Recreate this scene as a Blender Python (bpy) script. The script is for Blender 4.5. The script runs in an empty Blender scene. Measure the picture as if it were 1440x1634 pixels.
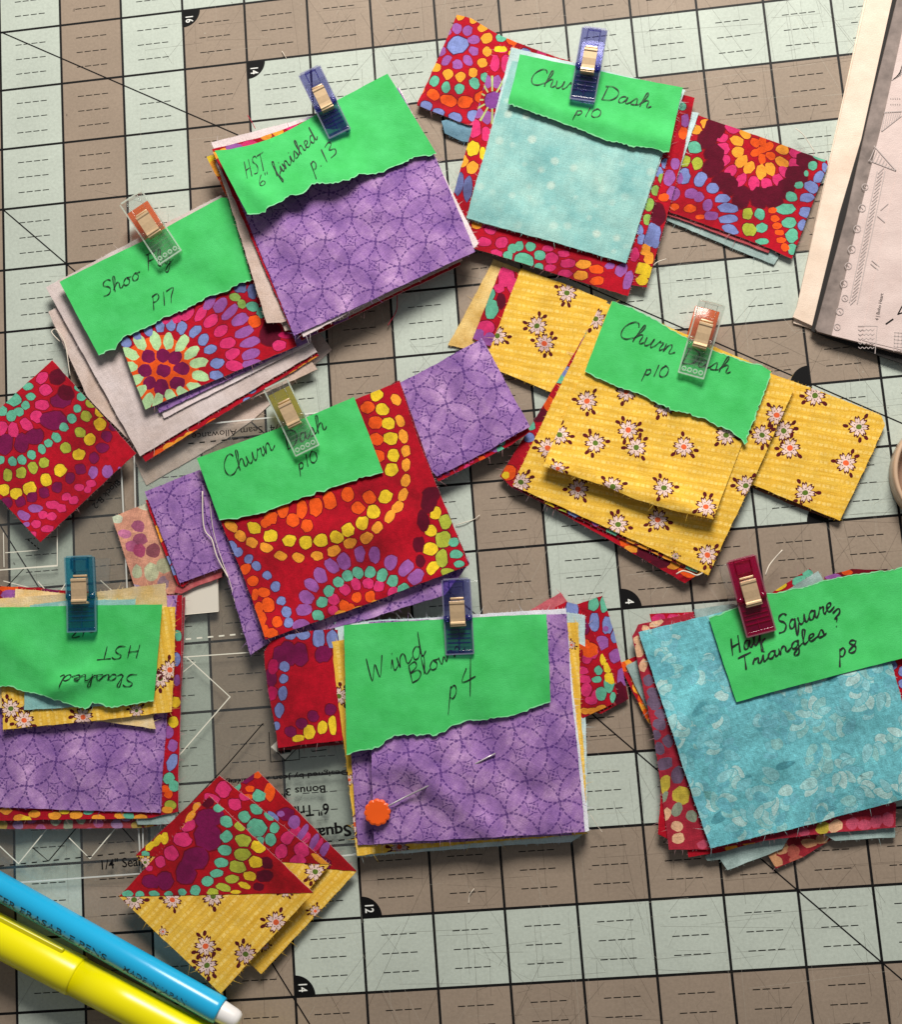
import bpy, bmesh, math, random, zlib
from mathutils import Vector, Matrix
from mathutils.geometry import delaunay_2d_cdt
R_ = math.radians
S = 0.0254                      # all lengths below are inches (one mat square = one inch)
scene = bpy.context.scene
COL = scene.collection
random.seed(7)

# ------------------------------------------------------------------ camera
F = 1950.0
ROT = (0.15151258712392487, 0.08691741651844098, -0.07449129057492701)
CAM = Vector((6.9936102682333905, -12.192453606799681, 17.53571460342788))
cd = bpy.data.cameras.new("camera")
cam = bpy.data.objects.new("camera", cd)
COL.objects.link(cam)
cam.rotation_euler = ROT
cam.location = CAM * S
cd.sensor_fit = 'VERTICAL'
cd.sensor_height = 36.0
cd.lens = F * 36.0 / 1634.0
cd.clip_start = 0.01
cd.clip_end = 50.0
scene.camera = cam
RM = cam.rotation_euler.to_matrix()

# ------------------------------------------------------------------ world + lamp
w = bpy.data.worlds.new("World")
scene.world = w
w.use_nodes = True
bg = w.node_tree.nodes["Background"]
bg.inputs[0].default_value = (0.93, 0.96, 1.0, 1)
bg.inputs[1].default_value = 0.155
def area(name, loc, target, sx, sy, power, col):
    ld = bpy.data.lights.new(name, 'AREA')
    ld.shape = 'RECTANGLE'; ld.size = sx * S; ld.size_y = sy * S
    ld.energy = power; ld.color = col
    o = bpy.data.objects.new(name, ld)
    COL.objects.link(o)
    o.location = Vector(loc) * S
    o.rotation_euler = (Vector(target) - Vector(loc)).to_track_quat('-Z', 'Y').to_euler()
area("window_light", (13.5, 22.0, 26.0), (6.2, -7.5, 0.0), 17, 13, 16.8, (1.0, 0.96, 0.89))
scene.view_settings.view_transform = 'Standard'
scene.view_settings.look = 'None'
scene.view_settings.exposure = 0.0
scene.view_settings.gamma = 1.0
scene.render.engine = 'CYCLES'
scene.cycles.transparent_max_bounces = 32
scene.cycles.max_bounces = 10
scene.cycles.use_denoising = True

# ------------------------------------------------------------------ helpers
def lin(c):
    return tuple((x / 255 / 12.92) if x / 255 <= 0.04045 else ((x / 255 + 0.055) / 1.055) ** 2.4 for x in c[:3])
def P(px, py, z=0.0):
    """photograph point -> world point (inches) on the level z"""
    d = RM @ Vector(((px - 720) / F, (817 - py) / F, -1.0))
    k = (z - CAM.z) / d.z
    return CAM + d * k
class T:
    """coordinates read in an enlarged view of the photograph"""
    def __init__(s, ox, oy, sc): s.o = (ox, oy); s.s = sc
    def __call__(s, p): return (s.o[0] + p[0] / s.s, s.o[1] + p[1] / s.s)
    def l(s, pts): return [s(p) for p in pts]
A0 = T(0, 0, 1)
A1 = T(300, 80, 2.88); A2 = T(640, 0, 3.064); A3 = T(1000, 0, 2.818); A4 = T(60, 290, 2.88)
A5 = T(700, 400, 2.667); A6 = T(1080, 560, 4.0); A7 = T(170, 560, 2.057); A8 = T(0, 560, 3.6)
A9 = T(0, 860, 2.919); A10 = T(400, 900, 2.3226); A11 = T(980, 870, 2.972); A12 = T(170, 1200, 3.349)
A13 = T(0, 1340, 3.4286); B1 = T(640, 1000, 3.13)

def setp(o, label=None, cat=None, group=None, kind=None):
    if label: o['label'] = label
    if cat: o['category'] = cat
    if group: o['group'] = group
    if kind: o['kind'] = kind
    return o
def link(name, me, parent=None):
    o = bpy.data.objects.new(name, me)
    COL.objects.link(o)
    if parent: o.parent = parent
    return o
def empty(name, loc=(0, 0, 0), rz=0):
    o = bpy.data.objects.new(name, None)
    COL.objects.link(o)
    o.location = Vector(loc) * S; o.rotation_euler = (0, 0, rz)
    o.empty_display_size = 0.01
    return o
def mesh_obj(name, verts, faces, mats, parent=None, mi=None, smooth=False, cols=None):
    me = bpy.data.meshes.new(name)
    me.from_pydata([(v[0] * S, v[1] * S, v[2] * S) for v in verts], [], faces)
    for m in (mats if isinstance(mats, (list, tuple)) else [mats]): me.materials.append(m)
    if mi: me.polygons.foreach_set('material_index', mi)
    if smooth: me.polygons.foreach_set('use_smooth', [True] * len(faces))
    if cols:
        a = me.color_attributes.new('print', 'FLOAT_COLOR', 'CORNER')
        buf = []
        for p in me.polygons:
            c = cols[p.index]
            for _ in range(p.loop_total): buf += [c[0], c[1], c[2], 1.0]
        a.data.foreach_set('color', buf)
    me.update()
    return link(name, me, parent)
def bm_obj(name, bm, mat, parent=None, smooth=False):
    me = bpy.data.meshes.new(name)
    for v in bm.verts: v.co *= S
    bm.to_mesh(me); bm.free()
    me.materials.append(mat)
    if smooth: me.polygons.foreach_set('use_smooth', [True] * len(me.polygons))
    return link(name, me, parent)

# ------------------------------------------------------------------ materials
class NT:
    def __init__(s, name):
        s.m = bpy.data.materials.new(name); s.m.use_nodes = True
        s.t = s.m.node_tree; s.n = s.t.nodes; s.b = s.n['Principled BSDF']; s.out = s.n['Material Output']
    def add(s, typ, **kw):
        n = s.n.new(typ)
        for k, v in kw.items(): setattr(n, k, v)
        return n
    def lk(s, a, b): s.t.links.new(a, b)
    def math(s, op, a, b=None, c=None, clamp=False):
        n = s.add('ShaderNodeMath', operation=op, use_clamp=clamp)
        for i, x in enumerate((a, b, c)):
            if x is None: continue
            if isinstance(x, (int, float)): n.inputs[i].default_value = x
            else: s.lk(x, n.inputs[i])
        return n.outputs[0]
    def noise(s, vec, scale, detail=3, rough=.6, sx=None):
        n = s.add('ShaderNodeTexNoise'); n.inputs['Scale'].default_value = scale
        n.inputs['Detail'].default_value = detail; n.inputs['Roughness'].default_value = rough
        if sx:
            mp = s.add('ShaderNodeMapping'); mp.inputs['Scale'].default_value = sx
            s.lk(vec, mp.inputs[0]); vec = mp.outputs[0]
        s.lk(vec, n.inputs['Vector']); return n.outputs['Fac']
    def ramp(s, fac, stops, interp='LINEAR'):
        r = s.add('ShaderNodeValToRGB'); r.color_ramp.interpolation = interp
        el = r.color_ramp.elements
        while len(el) < len(stops): el.new(0.5)
        for e, (p, c) in zip(el, stops):
            e.position = p; e.color = (c, c, c, 1) if isinstance(c, (int, float)) else (*c[:3], 1)
        s.lk(fac, r.inputs[0]); return r.outputs[0]
    def mix(s, fac, a, b, mode='MIX'):
        n = s.add('ShaderNodeMix', data_type='RGBA', blend_type=mode)
        for i, x in ((0, fac), (6, a), (7, b)):
            if isinstance(x, (int, float)): n.inputs[i].default_value = x
            elif isinstance(x, tuple): n.inputs[i].default_value = (*x[:3], 1)
            else: s.lk(x, n.inputs[i])
        return n.outputs[2]
    def bump(s, h, strength, dist=0.0002):
        b = s.add('ShaderNodeBump'); b.inputs['Strength'].default_value = strength
        b.inputs['Distance'].default_value = dist
        s.lk(h, b.inputs['Height']); s.lk(b.outputs[0], s.b.inputs['Normal'])
    def uv(s):
        return s.add('ShaderNodeTexCoord').outputs['UV']

def cloth_finish(k, col, uv, mott=0.18, bump=.35):
    """thread streaks along both weave directions, soft mottling and a woven surface"""
    n1 = k.noise(uv, 1, 4, .75, (58, 4, 1)); n2 = k.noise(uv, 1, 4, .75, (4, 58, 1))
    th = k.math('ADD', n1, n2)
    f = k.ramp(k.math('MULTIPLY', th, .5), [(.3, 1 - mott * 1.5), (.7, 1 + mott)])
    c = k.mix(1.0, col, f, 'MULTIPLY')
    c = k.mix(1.0, c, k.ramp(k.noise(uv, 62, 2, .8), [(.3, .84), (.7, 1.15)]), 'MULTIPLY')
    b2 = k.noise(uv, 3.2, 4, .6)
    c = k.mix(1.0, c, k.ramp(b2, [(.3, .86), (.7, 1.08)]), 'MULTIPLY')
    k.lk(c, k.b.inputs['Base Color'])
    k.b.inputs['Roughness'].default_value = .85
    k.b.inputs['Specular IOR Level'].default_value = .15
    k.b.inputs['Sheen Weight'].default_value = .12
    w1 = k.noise(uv, 1, 2, .7, (95, 30, 1)); w2 = k.noise(uv, 1, 2, .7, (30, 95, 1))
    wr = k.noise(uv, 5.0, 3, .5)
    h = k.math('ADD', k.math('ADD', w1, w2), k.math('MULTIPLY', wr, 2.0))
    k.bump(h, bump, .00035)
    return k.m

def mk_printed(name='printed_cotton', mott=.13):
    k = NT(name); uv = k.uv()
    a = k.add('ShaderNodeVertexColor', layer_name='print')
    dye = k.ramp(k.noise(uv, .9, 4, .6), [(.34, (.52, .44, .50)), (.48, (.92, .90, .90)), (.66, (1.08, 1.06, 1.04))])
    fine = k.ramp(k.noise(uv, 11, 5, .75), [(.3, .76), (.7, 1.17)])
    return cloth_finish(k, k.mix(1.0, k.mix(1.0, a.outputs[0], dye, 'MULTIPLY'), fine, 'MULTIPLY'), uv, mott)
M_PRINT = mk_printed()

def mk_mottle(name, stops, scale=1.6, mott=.16, bump=.35):
    k = NT(name); uv = k.uv()
    n = k.noise(uv, scale, 5, .62)
    return cloth_finish(k, k.ramp(n, [(p, lin(c)) for p, c in stops]), uv, mott, bump)
M_CREAM = mk_mottle('unbleached_lilac_reverse', [(.3, (196, 168, 150)), (.7, (226, 208, 202))], 1.2)
M_CREAM2 = mk_mottle('pale_pink_reverse', [(.3, (222, 200, 198)), (.7, (240, 228, 230))], 1.2)
M_CREAM3 = mk_mottle('lilac_white_reverse', [(.3, (196, 176, 168)), (.7, (226, 212, 212))], 1.2)
M_TAN = mk_mottle('yellow_reverse', [(.35, (212, 168, 88)), (.65, (236, 206, 140))], 3)
M_PEACH = mk_mottle('peach_yellow_reverse', [(.35, (236, 196, 120)), (.65, (246, 222, 180))], 3)
M_PALEBLUE = mk_mottle('pale_blue_cotton', [(.3, (176, 204, 204)), (.7, (214, 230, 230))], 2)
M_GREYTEAL = mk_mottle('grey_teal_reverse', [(.3, (128, 150, 146)), (.7, (176, 196, 192))], 3)
M_STEEL = mk_mottle('blue_grey_roll', [(.3, (96, 136, 158)), (.7, (134, 172, 190))], 3)
M_WHITE = mk_mottle('white_selvedge', [(.3, (220, 222, 232)), (.7, (246, 246, 250))], 2)

def mk_purple():
    k = NT('purple_stitched_circles'); uv = k.uv()
    n = k.noise(uv, 1.7, 6, .74)
    base = k.ramp(n, [(.28, lin((110, 74, 146))), (.5, lin((158, 116, 178))), (.72, lin((206, 164, 210)))])
    wob = k.add('ShaderNodeVectorMath', operation='SCALE'); 
    nn = k.add('ShaderNodeTexNoise'); nn.inputs['Scale'].default_value = 9; k.lk(uv, nn.inputs['Vector'])
    k.lk(nn.outputs['Color'], wob.inputs[0]); wob.inputs['Scale'].default_value = .03
    ad = k.add('ShaderNodeVectorMath', operation='ADD'); k.lk(uv, ad.inputs[0]); k.lk(wob.outputs[0], ad.inputs[1])
    dv = k.add('ShaderNodeVectorMath', operation='SCALE'); dv.inputs['Scale'].default_value = 1 / .53
    k.lk(ad.outputs[0], dv.inputs[0])
    fr = k.add('ShaderNodeVectorMath', operation='FRACTION'); k.lk(dv.outputs[0], fr.inputs[0])
    mask = None
    for i in (0, 1):
        for j in (0, 1):
            sb = k.add('ShaderNodeVectorMath', operation='SUBTRACT'); sb.inputs[1].default_value = (i, j, 0)
            k.lk(fr.outputs[0], sb.inputs[0])
            sp = k.add('ShaderNodeSeparateXYZ'); k.lk(sb.outputs[0], sp.inputs[0])
            x, y = sp.outputs[0], sp.outputs[1]
            r = k.math('SQRT', k.math('ADD', k.math('MULTIPLY', x, x), k.math('MULTIPLY', y, y)))
            an = k.math('ARCTAN2', y, x)
            ring = k.math('LESS_THAN', k.math('ABSOLUTE', k.math('SUBTRACT', r, .7071)), .023)
            dash = k.math('LESS_THAN', k.math('FRACT', k.math('MULTIPLY', an, 34 / 6.28318)), .70)
            m = k.math('MULTIPLY', ring, dash)
            # concave diamond with a dotted heart in the middle of every circle
            ax, ay = k.math('POWER', k.math('ABSOLUTE', x), .62), k.math('POWER', k.math('ABSOLUTE', y), .62)
            ss = k.math('ADD', ax, ay)
            dm = k.math('LESS_THAN', k.math('ABSOLUTE', k.math('SUBTRACT', ss, .44)), .036)
            dd = k.math('LESS_THAN', k.math('FRACT', k.math('ADD', k.math('MULTIPLY', an, 8 / 6.28318), .1)), .84)
            m = k.math('MAXIMUM', m, k.math('MULTIPLY', dm, dd))
            m = k.math('MAXIMUM', m, k.math('LESS_THAN', r, .035))
            pet = k.math('MULTIPLY', k.math('LESS_THAN', k.math('ABSOLUTE', k.math('SUBTRACT', r, .085)), .018),
                         k.math('LESS_THAN', k.math('FRACT', k.math('MULTIPLY', an, 4 / 6.28318)), .4))
            m = k.math('MAXIMUM', m, pet)
            mask = m if mask is None else k.math('MAXIMUM', mask, m)
    wear = k.ramp(k.noise(uv, 22, 3, .7), [(.33, .45), (.5, 1)])
    mask = k.math('MULTIPLY', mask, wear)
    col = k.mix(k.math('MULTIPLY', mask, .78), base, lin((66, 26, 112)))
    return cloth_finish(k, col, uv, .2, .4)
M_PURPLE = mk_purple()

def mk_yellow():
    k = NT('yellow_dashed_rows'); uv = k.uv()
    base = k.ramp(k.noise(uv, 1, 4, .7, (1.6, 22, 1)), [(.3, lin((224, 168, 44))), (.7, lin((246, 202, 82)))])
    sp = k.add('ShaderNodeSeparateXYZ'); k.lk(uv, sp.inputs[0])
    nz = k.noise(uv, 2.2, 2, .5)
    v = k.math('ADD', k.math('MULTIPLY', sp.outputs[1], 1 / .118), k.math('MULTIPLY', nz, .5))
    row = k.math('FLOOR', v)
    fv = k.math('ABSOLUTE', k.math('SUBTRACT', k.math('FRACT', v), .5))
    rm = k.ramp(fv, [(.12, 1), (.24, 0)])
    u = k.math('ADD', k.math('MULTIPLY', sp.outputs[0], 1 / .07), k.math('MULTIPLY', row, .37))
    u = k.math('ADD', u, k.math('MULTIPLY', k.noise(uv, 7, 2, .6), 1.6))
    fu = k.math('ABSOLUTE', k.math('SUBTRACT', k.math('FRACT', u), .5))
    um = k.ramp(fu, [(.26, 1), (.42, .1)])
    br = k.ramp(k.noise(uv, 6, 3, .6), [(.35, .25), (.6, 1)])
    mk = k.math('MULTIPLY', k.math('MULTIPLY', rm, um), br)
    col = k.mix(k.math('MULTIPLY', mk, .75), base, lin((255, 220, 128)))
    return cloth_finish(k, col, uv, .13, .3)
M_YELLOW = mk_yellow()

def mk_mint():
    k = NT('mint_snow_dot'); uv = k.uv()
    base = k.ramp(k.noise(uv, 1.3, 5, .62), [(.3, lin((120, 182, 182))), (.7, lin((176, 216, 206)))])
    vo = k.add('ShaderNodeTexVoronoi'); vo.inputs['Scale'].default_value = 4.2; k.lk(uv, vo.inputs['Vector'])
    vo.inputs['Randomness'].default_value = .55
    jag = k.noise(uv, 26, 2, .6)
    d = k.math('ADD', vo.outputs['Distance'], k.math('MULTIPLY', jag, .16))
    m = k.ramp(d, [(.26, 1), (.42, 0)])
    area_ = k.ramp(k.noise(uv, .8, 3, .5), [(.36, .08), (.6, .75)])
    col = k.mix(k.math('MULTIPLY', m, area_), base, lin((208, 224, 210)))
    return cloth_finish(k, col, uv, .16, .4)
M_MINT = mk_mint()

def mk_batik():
    k = NT('turquoise_leaf_batik'); uv = k.uv()
    a = k.add('ShaderNodeVertexColor', layer_name='print')
    n = k.noise(uv, 1.4, 5, .65)
    n2 = k.noise(uv, 14, 4, .7)
    c = k.mix(1.0, a.outputs[0], k.ramp(n, [(.32, (.60, .68, .66)), (.46, (.90, .92, .90)), (.56, (1.04, 1.04, 1.02)), (.68, (1.3, 1.26, 1.18))]), 'MULTIPLY')
    c = k.mix(1.0, c, k.ramp(n2, [(.3, .72), (.7, 1.22)]), 'MULTIPLY')
    return cloth_finish(k, c, uv, .22, .5)
M_BATIK = mk_batik()

def mk_paper(name, c1, c2, rough=.8):
    k = NT(name); uv = k.uv()
    c = k.ramp(k.noise(uv, 2.2, 4, .6), [(.3, lin(c1)), (.7, lin(c2))])
    f = k.ramp(k.noise(uv, 60, 3, .8), [(.3, .93), (.7, 1.06)])
    k.lk(k.mix(1.0, c, f, 'MULTIPLY'), k.b.inputs['Base Color'])
    k.b.inputs['Roughness'].default_value = rough
    k.b.inputs['Specular IOR Level'].default_value = .25
    k.bump(k.math('ADD', k.noise(uv, 55, 3, .7), k.math('MULTIPLY', k.noise(uv, 1.6, 3, .45), 7)), .34, .0005)
    return k.m
M_GREEN = mk_paper('green_card', (58, 182, 88), (78, 202, 112))
M_TORN = mk_paper('torn_green_fibre', (96, 200, 126), (158, 228, 178))
M_PAGE = mk_paper('pinkish_page', (206, 184, 178), (218, 198, 192))
M_CREAMPAGE = mk_paper('cream_page', (226, 202, 182), (238, 218, 200))
M_STICKER = mk_paper('white_sticker', (206, 198, 184), (222, 216, 204))
def mk_plain(name, c, rough=.5, spec=.4, metal=0.0, nscale=None, namt=.1):
    k = NT(name)
    col = lin(c)
    if nscale:
        tc = k.add('ShaderNodeTexCoord').outputs['Object']
        k.lk(k.mix(1.0, col, k.ramp(k.noise(tc, nscale, 4, .6), [(.3, 1 - namt), (.7, 1 + namt)]), 'MULTIPLY'), k.b.inputs['Base Color'])
    else: k.b.inputs['Base Color'].default_value = (*col, 1)
    k.b.inputs['Roughness'].default_value = rough
    k.b.inputs['Specular IOR Level'].default_value = spec
    k.b.inputs['Metallic'].default_value = metal
    return k.m
M_INK = mk_plain('black_pen_ink', (22, 20, 24), .6, .3)
M_FAINT = mk_plain('faint_pen_ink', (40, 92, 60), .6, .3)
M_BLACK = mk_plain('black_print', (14, 13, 14), .6, .12)
M_WHITEINK = mk_plain('white_print', (226, 222, 206), .5)
M_WHITENUM = mk_plain('white_number', (232, 232, 226), .5)
M_GREYINK = mk_plain('grey_print', (180, 166, 162), .6)
M_DARKGREY = mk_plain('dark_page_edge', (30, 26, 24), .8)
M_MARBLE = mk_plain('brown_grey_border', (132, 118, 112), .7, .3, 0, 160, .35)
M_SPRING = mk_plain('brass_spring', (222, 190, 150), .34, .6, .4, 900, .08)
M_STEELPIN = mk_plain('pin_steel', (206, 196, 200), .35, .6, .6)
M_ORANGE = mk_plain('orange_plastic', (240, 92, 20), .35, .5, 0, 120, .05)
M_CYANPEN = mk_plain('cyan_pen_barrel', (34, 172, 222), .25, .5)
M_YELPEN = mk_plain('yellow_pen_barrel', (238, 226, 0), .28, .5)
M_YELCLIP = mk_plain('olive_yellow_clip', (200, 190, 10), .28, .5)
M_WHITEPLUG = mk_plain('white_pen_plug', (236, 232, 230), .35, .5)
M_PENTEXT = mk_plain('pen_lettering', (20, 60, 74), .5)
M_THREAD = mk_plain('cream_thread', (224, 212, 196), .8, .2)
M_THREADR = mk_plain('red_thread', (190, 60, 80), .8, .2)
def mk_score(name, c, al):
    k = NT(name); k.b.inputs['Base Color'].default_value = (*lin(c), 1); k.b.inputs['Alpha'].default_value = al; k.b.inputs['Roughness'].default_value = .7
    return k.m
M_SCORE = mk_score('knife_score_dark', (70, 58, 46), .34)
M_SCOREL = mk_score('knife_score_light', (214, 208, 192), .30)

def mk_clear(name, tint, gloss=.14, diff=0.0, dcol=None):
    k = NT(name)
    tr = k.add('ShaderNodeBsdfTransparent'); tr.inputs[0].default_value = (*tint, 1)
    gl = k.add('ShaderNodeBsdfGlossy'); gl.inputs['Roughness'].default_value = .14
    fr = k.add('ShaderNodeLayerWeight'); fr.inputs['Blend'].default_value = .5
    f = k.math('ADD', k.math('MULTIPLY', k.math('POWER', fr.outputs['Facing'], 4.0), .75), .03 + gloss * .06)
    base = tr.outputs[0]
    if diff:
        df = k.add('ShaderNodeBsdfTranslucent'); df.inputs[0].default_value = (*(dcol or tint), 1)
        d2 = k.add('ShaderNodeBsdfDiffuse'); d2.inputs[0].default_value = (*(dcol or tint), 1)
        ms0 = k.add('ShaderNodeMixShader'); ms0.inputs[0].default_value = .5
        k.lk(df.outputs[0], ms0.inputs[1]); k.lk(d2.outputs[0], ms0.inputs[2])
        ms = k.add('ShaderNodeMixShader'); ms.inputs[0].default_value = diff
        k.lk(base, ms.inputs[1]); k.lk(ms0.outputs[0], ms.inputs[2]); base = ms.outputs[0]
    mx = k.add('ShaderNodeMixShader'); k.lk(f, mx.inputs[0]); k.lk(base, mx.inputs[1]); k.lk(gl.outputs[0], mx.inputs[2])
    k.lk(mx.outputs[0], k.out.inputs['Surface'])
    k.m['tint'] = tint
    return k.m
M_CLEAR = mk_clear('clear_plastic', (.93, .94, .93), .35, .05, (.8, .8, .8))
M_INDIGO = mk_clear('indigo_plastic', (.58, .58, .82), .4, .10, (.07, .04, .48))
M_ORANGEC = mk_clear('orange_clear_plastic', (.98, .46, .16), .3, .62, (.90, .19, .01))
M_OLIVEC = mk_clear('olive_clear_plastic', (.80, .72, .14), .3, .60, (.52, .45, .01))
M_TEALC = mk_clear('teal_plastic', (.30, .72, .84), .4, .18, (.0, .26, .46))
M_MAGENTA = mk_clear('magenta_plastic', (.80, .14, .34), .3, .38, (.55, .0, .10))
M_ACRYL = mk_clear('clear_acrylic', (.955, .965, .955), .5, .035, (.8, .82, .82))
M_DISH = mk_clear('tan_clear_plastic', (.90, .82, .74), .3, .30, (.62, .47, .36))

# ------------------------------------------------------------------ the mat
DCOL = {'M': lin((187, 195, 184)), 'T': lin((153, 136, 120)), 'K': lin((20, 19, 20))}
def cellcol(c, r):
    if c == 12 and 7 <= r <= 9: return 'M'
    d = min(c - 2, r - 1, 16 - r)
    return 'T' if d % 2 == 0 else 'M'
def mk_mat():
    k = NT('mat_vinyl')
    a = k.add('ShaderNodeVertexColor', layer_name='print')
    tc = k.add('ShaderNodeTexCoord').outputs['Object']
    f = k.ramp(k.noise(tc, 900, 3, .7), [(.3, .90), (.7, 1.08)])
    c = k.mix(1.0, a.outputs[0], f, 'MULTIPLY')
    c = k.mix(1.0, c, k.ramp(k.noise(tc, 22, 5, .65), [(.3, .88), (.7, 1.06)]), 'MULTIPLY')
    # faint scratch grid rubbed in along both rulings
    s1 = k.noise(tc, 1, 3, .8, (900, 14, 1)); s2 = k.noise(tc, 1, 3, .8, (14, 900, 1))
    sc = k.math('MAXIMUM', k.ramp(s1, [(.66, 0), (.72, .35)]), k.ramp(s2, [(.66, 0), (.72, .35)]))
    c = k.mix(sc, c, k.mix(1.0, c, (.72, .68, .64), 'MULTIPLY'))
    k.lk(c, k.b.inputs['Base Color'])
    k.b.inputs['Roughness'].default_value = .55
    k.b.inputs['Specular IOR Level'].default_value = .16
    k.bump(k.noise(tc, 2600, 2, .6), .12, .0002)
    return k.m
M_MAT = mk_mat()
C0, C1, R0, R1 = -5, 19, -5, 22
lw = .0185
xs, ys = [], []
for c in range(C0, C1 + 1): xs += [c - lw, c + lw]
for r in range(R0, R1 + 1): ys += [r - lw, r + lw]
V = [(x, -y, 0.0) for y in ys for x in xs]
NX = len(xs); Fc, cl = [], []
for j in range(len(ys) - 1):
    for i in range(NX - 1):
        a = j * NX + i
        Fc.append((a + NX, a + NX + 1, a + 1, a))
        if i % 2 == 0 or j % 2 == 0: cl.append(DCOL['K'])
        else:
            q = random.uniform(.965, 1.03); b = DCOL[cellcol(C0 + i // 2, R0 + j // 2)]
            cl.append(tuple(x * q for x in b))
nb = len(V)                               # sides of the mat
x0, x1, y0, y1 = xs[0], xs[-1], -ys[0], -ys[-1]
V += [(x0, y0, 0), (x1, y0, 0), (x1, y1, 0), (x0, y1, 0), (x0, y0, -.09), (x1, y0, -.09), (x1, y1, -.09), (x0, y1, -.09)]
for i in range(4):
    j = (i + 1) % 4
    Fc.append((nb + i, nb + 4 + i, nb + 4 + j, nb + j)); cl.append(DCOL['T'])
mat = mesh_obj('cutting_mat', V, Fc, M_MAT, cols=cl)
setp(mat, 'mint and taupe checked cutting mat with a black inch grid under everything', 'cutting mat')
k = NT('table_wood'); tc = k.add('ShaderNodeTexCoord').outputs['Object']
k.lk(k.ramp(k.noise(tc, 1, 5, .6, (12, 140, 1)), [(.3, lin((96, 68, 46))), (.7, lin((140, 104, 72)))]), k.b.inputs['Base Color'])
tb = bmesh.new()
bmesh.ops.create_cube(tb, size=1.0)
for v in tb.verts: v.co = Vector((7 + v.co.x * 60, -8 + v.co.y * 48, -.62 + v.co.z * 1.04))
setp(bm_obj('table_top', tb, k.m), kind='structure')

class Acc:
    def __init__(s): s.v = []; s.f = []
    def quad(s, a, b, c, d):
        n = len(s.v); s.v += [a, b, c, d]; s.f.append((n, n + 1, n + 2, n + 3))
    def bar(s, p, q, wd, z):
        d = Vector((q[0] - p[0], q[1] - p[1])); L = d.length or 1e-6
        n = Vector((-d.y, d.x)) / L * wd / 2
        s.quad((p[0] - n.x, p[1] - n.y, z), (q[0] - n.x, q[1] - n.y, z), (q[0] + n.x, q[1] + n.y, z), (p[0] + n.x, p[1] + n.y, z))
    def poly(s, pts, z):
        n = len(s.v); s.v += [(p[0], p[1], z) for p in pts]; s.f.append(tuple(range(n, n + len(pts))))
    def obj(s, name, m, parent=None): return mesh_obj(name, s.v, s.f, m, parent)
d = Acc()
for c in range(-3, 16):
    for r in range(-3, 20):
        for t in (.25, .5, .75):
            for q in range(4):
                u = c + .255 + q * .131
                d.bar((u, -(r + t)), (u + .1, -(r + t)), .0125, .0016)
dm = setp(d.obj('dash_marks', M_BLACK, mat), kind='stuff')
def pt2(x, y): p = P(x, y, 0); return (p.x, p.y)
for n_, (p_, q_) in enumerate((((-1, -4), (18, -23)), (pt2(-260, -62), pt2(1640, 762)), (pt2(-120, 645), pt2(560, 1740)))):
    g = Acc(); g.bar(p_, q_, .019, .0024 + n_ * .0003); g.obj('angle_line', M_BLACK, mat)

def badge(cx, cy, a0):
    pts = [(cx, cy)] + [(cx + .285 * math.cos(a0 + i * math.pi / 24), cy + .285 * math.sin(a0 + i * math.pi / 24)) for i in range(13)]
    bd = Acc(); bd.poly(pts, .003); bd.obj('number_badge', M_BLACK, mat)
badge(2, -1, -math.pi / 2); badge(3, -2, -math.pi / 2)
for c, r in ((4, 15), (3, 16), (8, 11)): badge(c, -r, 0)
badge(11, -10, math.pi / 2); badge(11, -8, math.pi / 2)

def text_mesh(name, txt, size, m, parent, place, bold=0.0, shear=0.0, xs=1.0):
    cu = bpy.data.curves.new('lettering', 'FONT')
    cu.body = txt; cu.size = 1.0; cu.offset = bold; cu.shear = shear; cu.resolution_u = 3
    o = bpy.data.objects.new('lettering', cu)
    dg = bpy.context.evaluated_depsgraph_get()
    COL.objects.link(o); dg.update()
    me = bpy.data.meshes.new_from_object(o.evaluated_get(dg))
    bpy.data.objects.remove(o); bpy.data.curves.remove(cu)
    wd = max((v.co.x for v in me.vertices), default=1) or 1
    for v in me.vertices:
        v.co = Vector(place(v.co.x / wd, v.co.y * size, wd)) * S
    me.materials.clear(); me.materials.append(m)
    me.name = name
    return link(name, me, parent)
def text_on(txt, p, q, h, z, m, parent, name='lettering', bold=0.0, shear=0.0):
    """letters running from photo point p to q along the baseline; h = cap height in inches"""
    a, b = P(*p, z), P(*q, z); ax = (b - a); L = ax.length; ax.normalize(); up = Vector((-ax.y, ax.x, 0))
    return text_mesh(name, txt, h / .72, m, parent, lambda u, v, wd: a + ax * (u * L) + up * v, bold, shear)
for t_, c, r, dx, dy, rot in (('16', 2, 1, .05, -.085, -90), ('14', 3, 2, .05, -.085, -90), ('12', 4, 15, .055, .19, -80), ('14', 3, 16, .055, .19, -80), ('4', 8, 11, .06, .13, -80)):
    a = Vector((c + dx, -r + dy, .0042)); ra = R_(rot if rot != -80 else -90)
    ux = Vector((math.cos(ra), math.sin(ra), 0)); uy = Vector((-ux.y, ux.x, 0))
    L = .13 if len(t_) == 2 else .07
    text_mesh('badge_number', t_, .17, M_WHITENUM, mat, lambda u, v, wd: a + ux * (u * L) + uy * v, .012)
sd, sl = Acc(), Acc()
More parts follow.
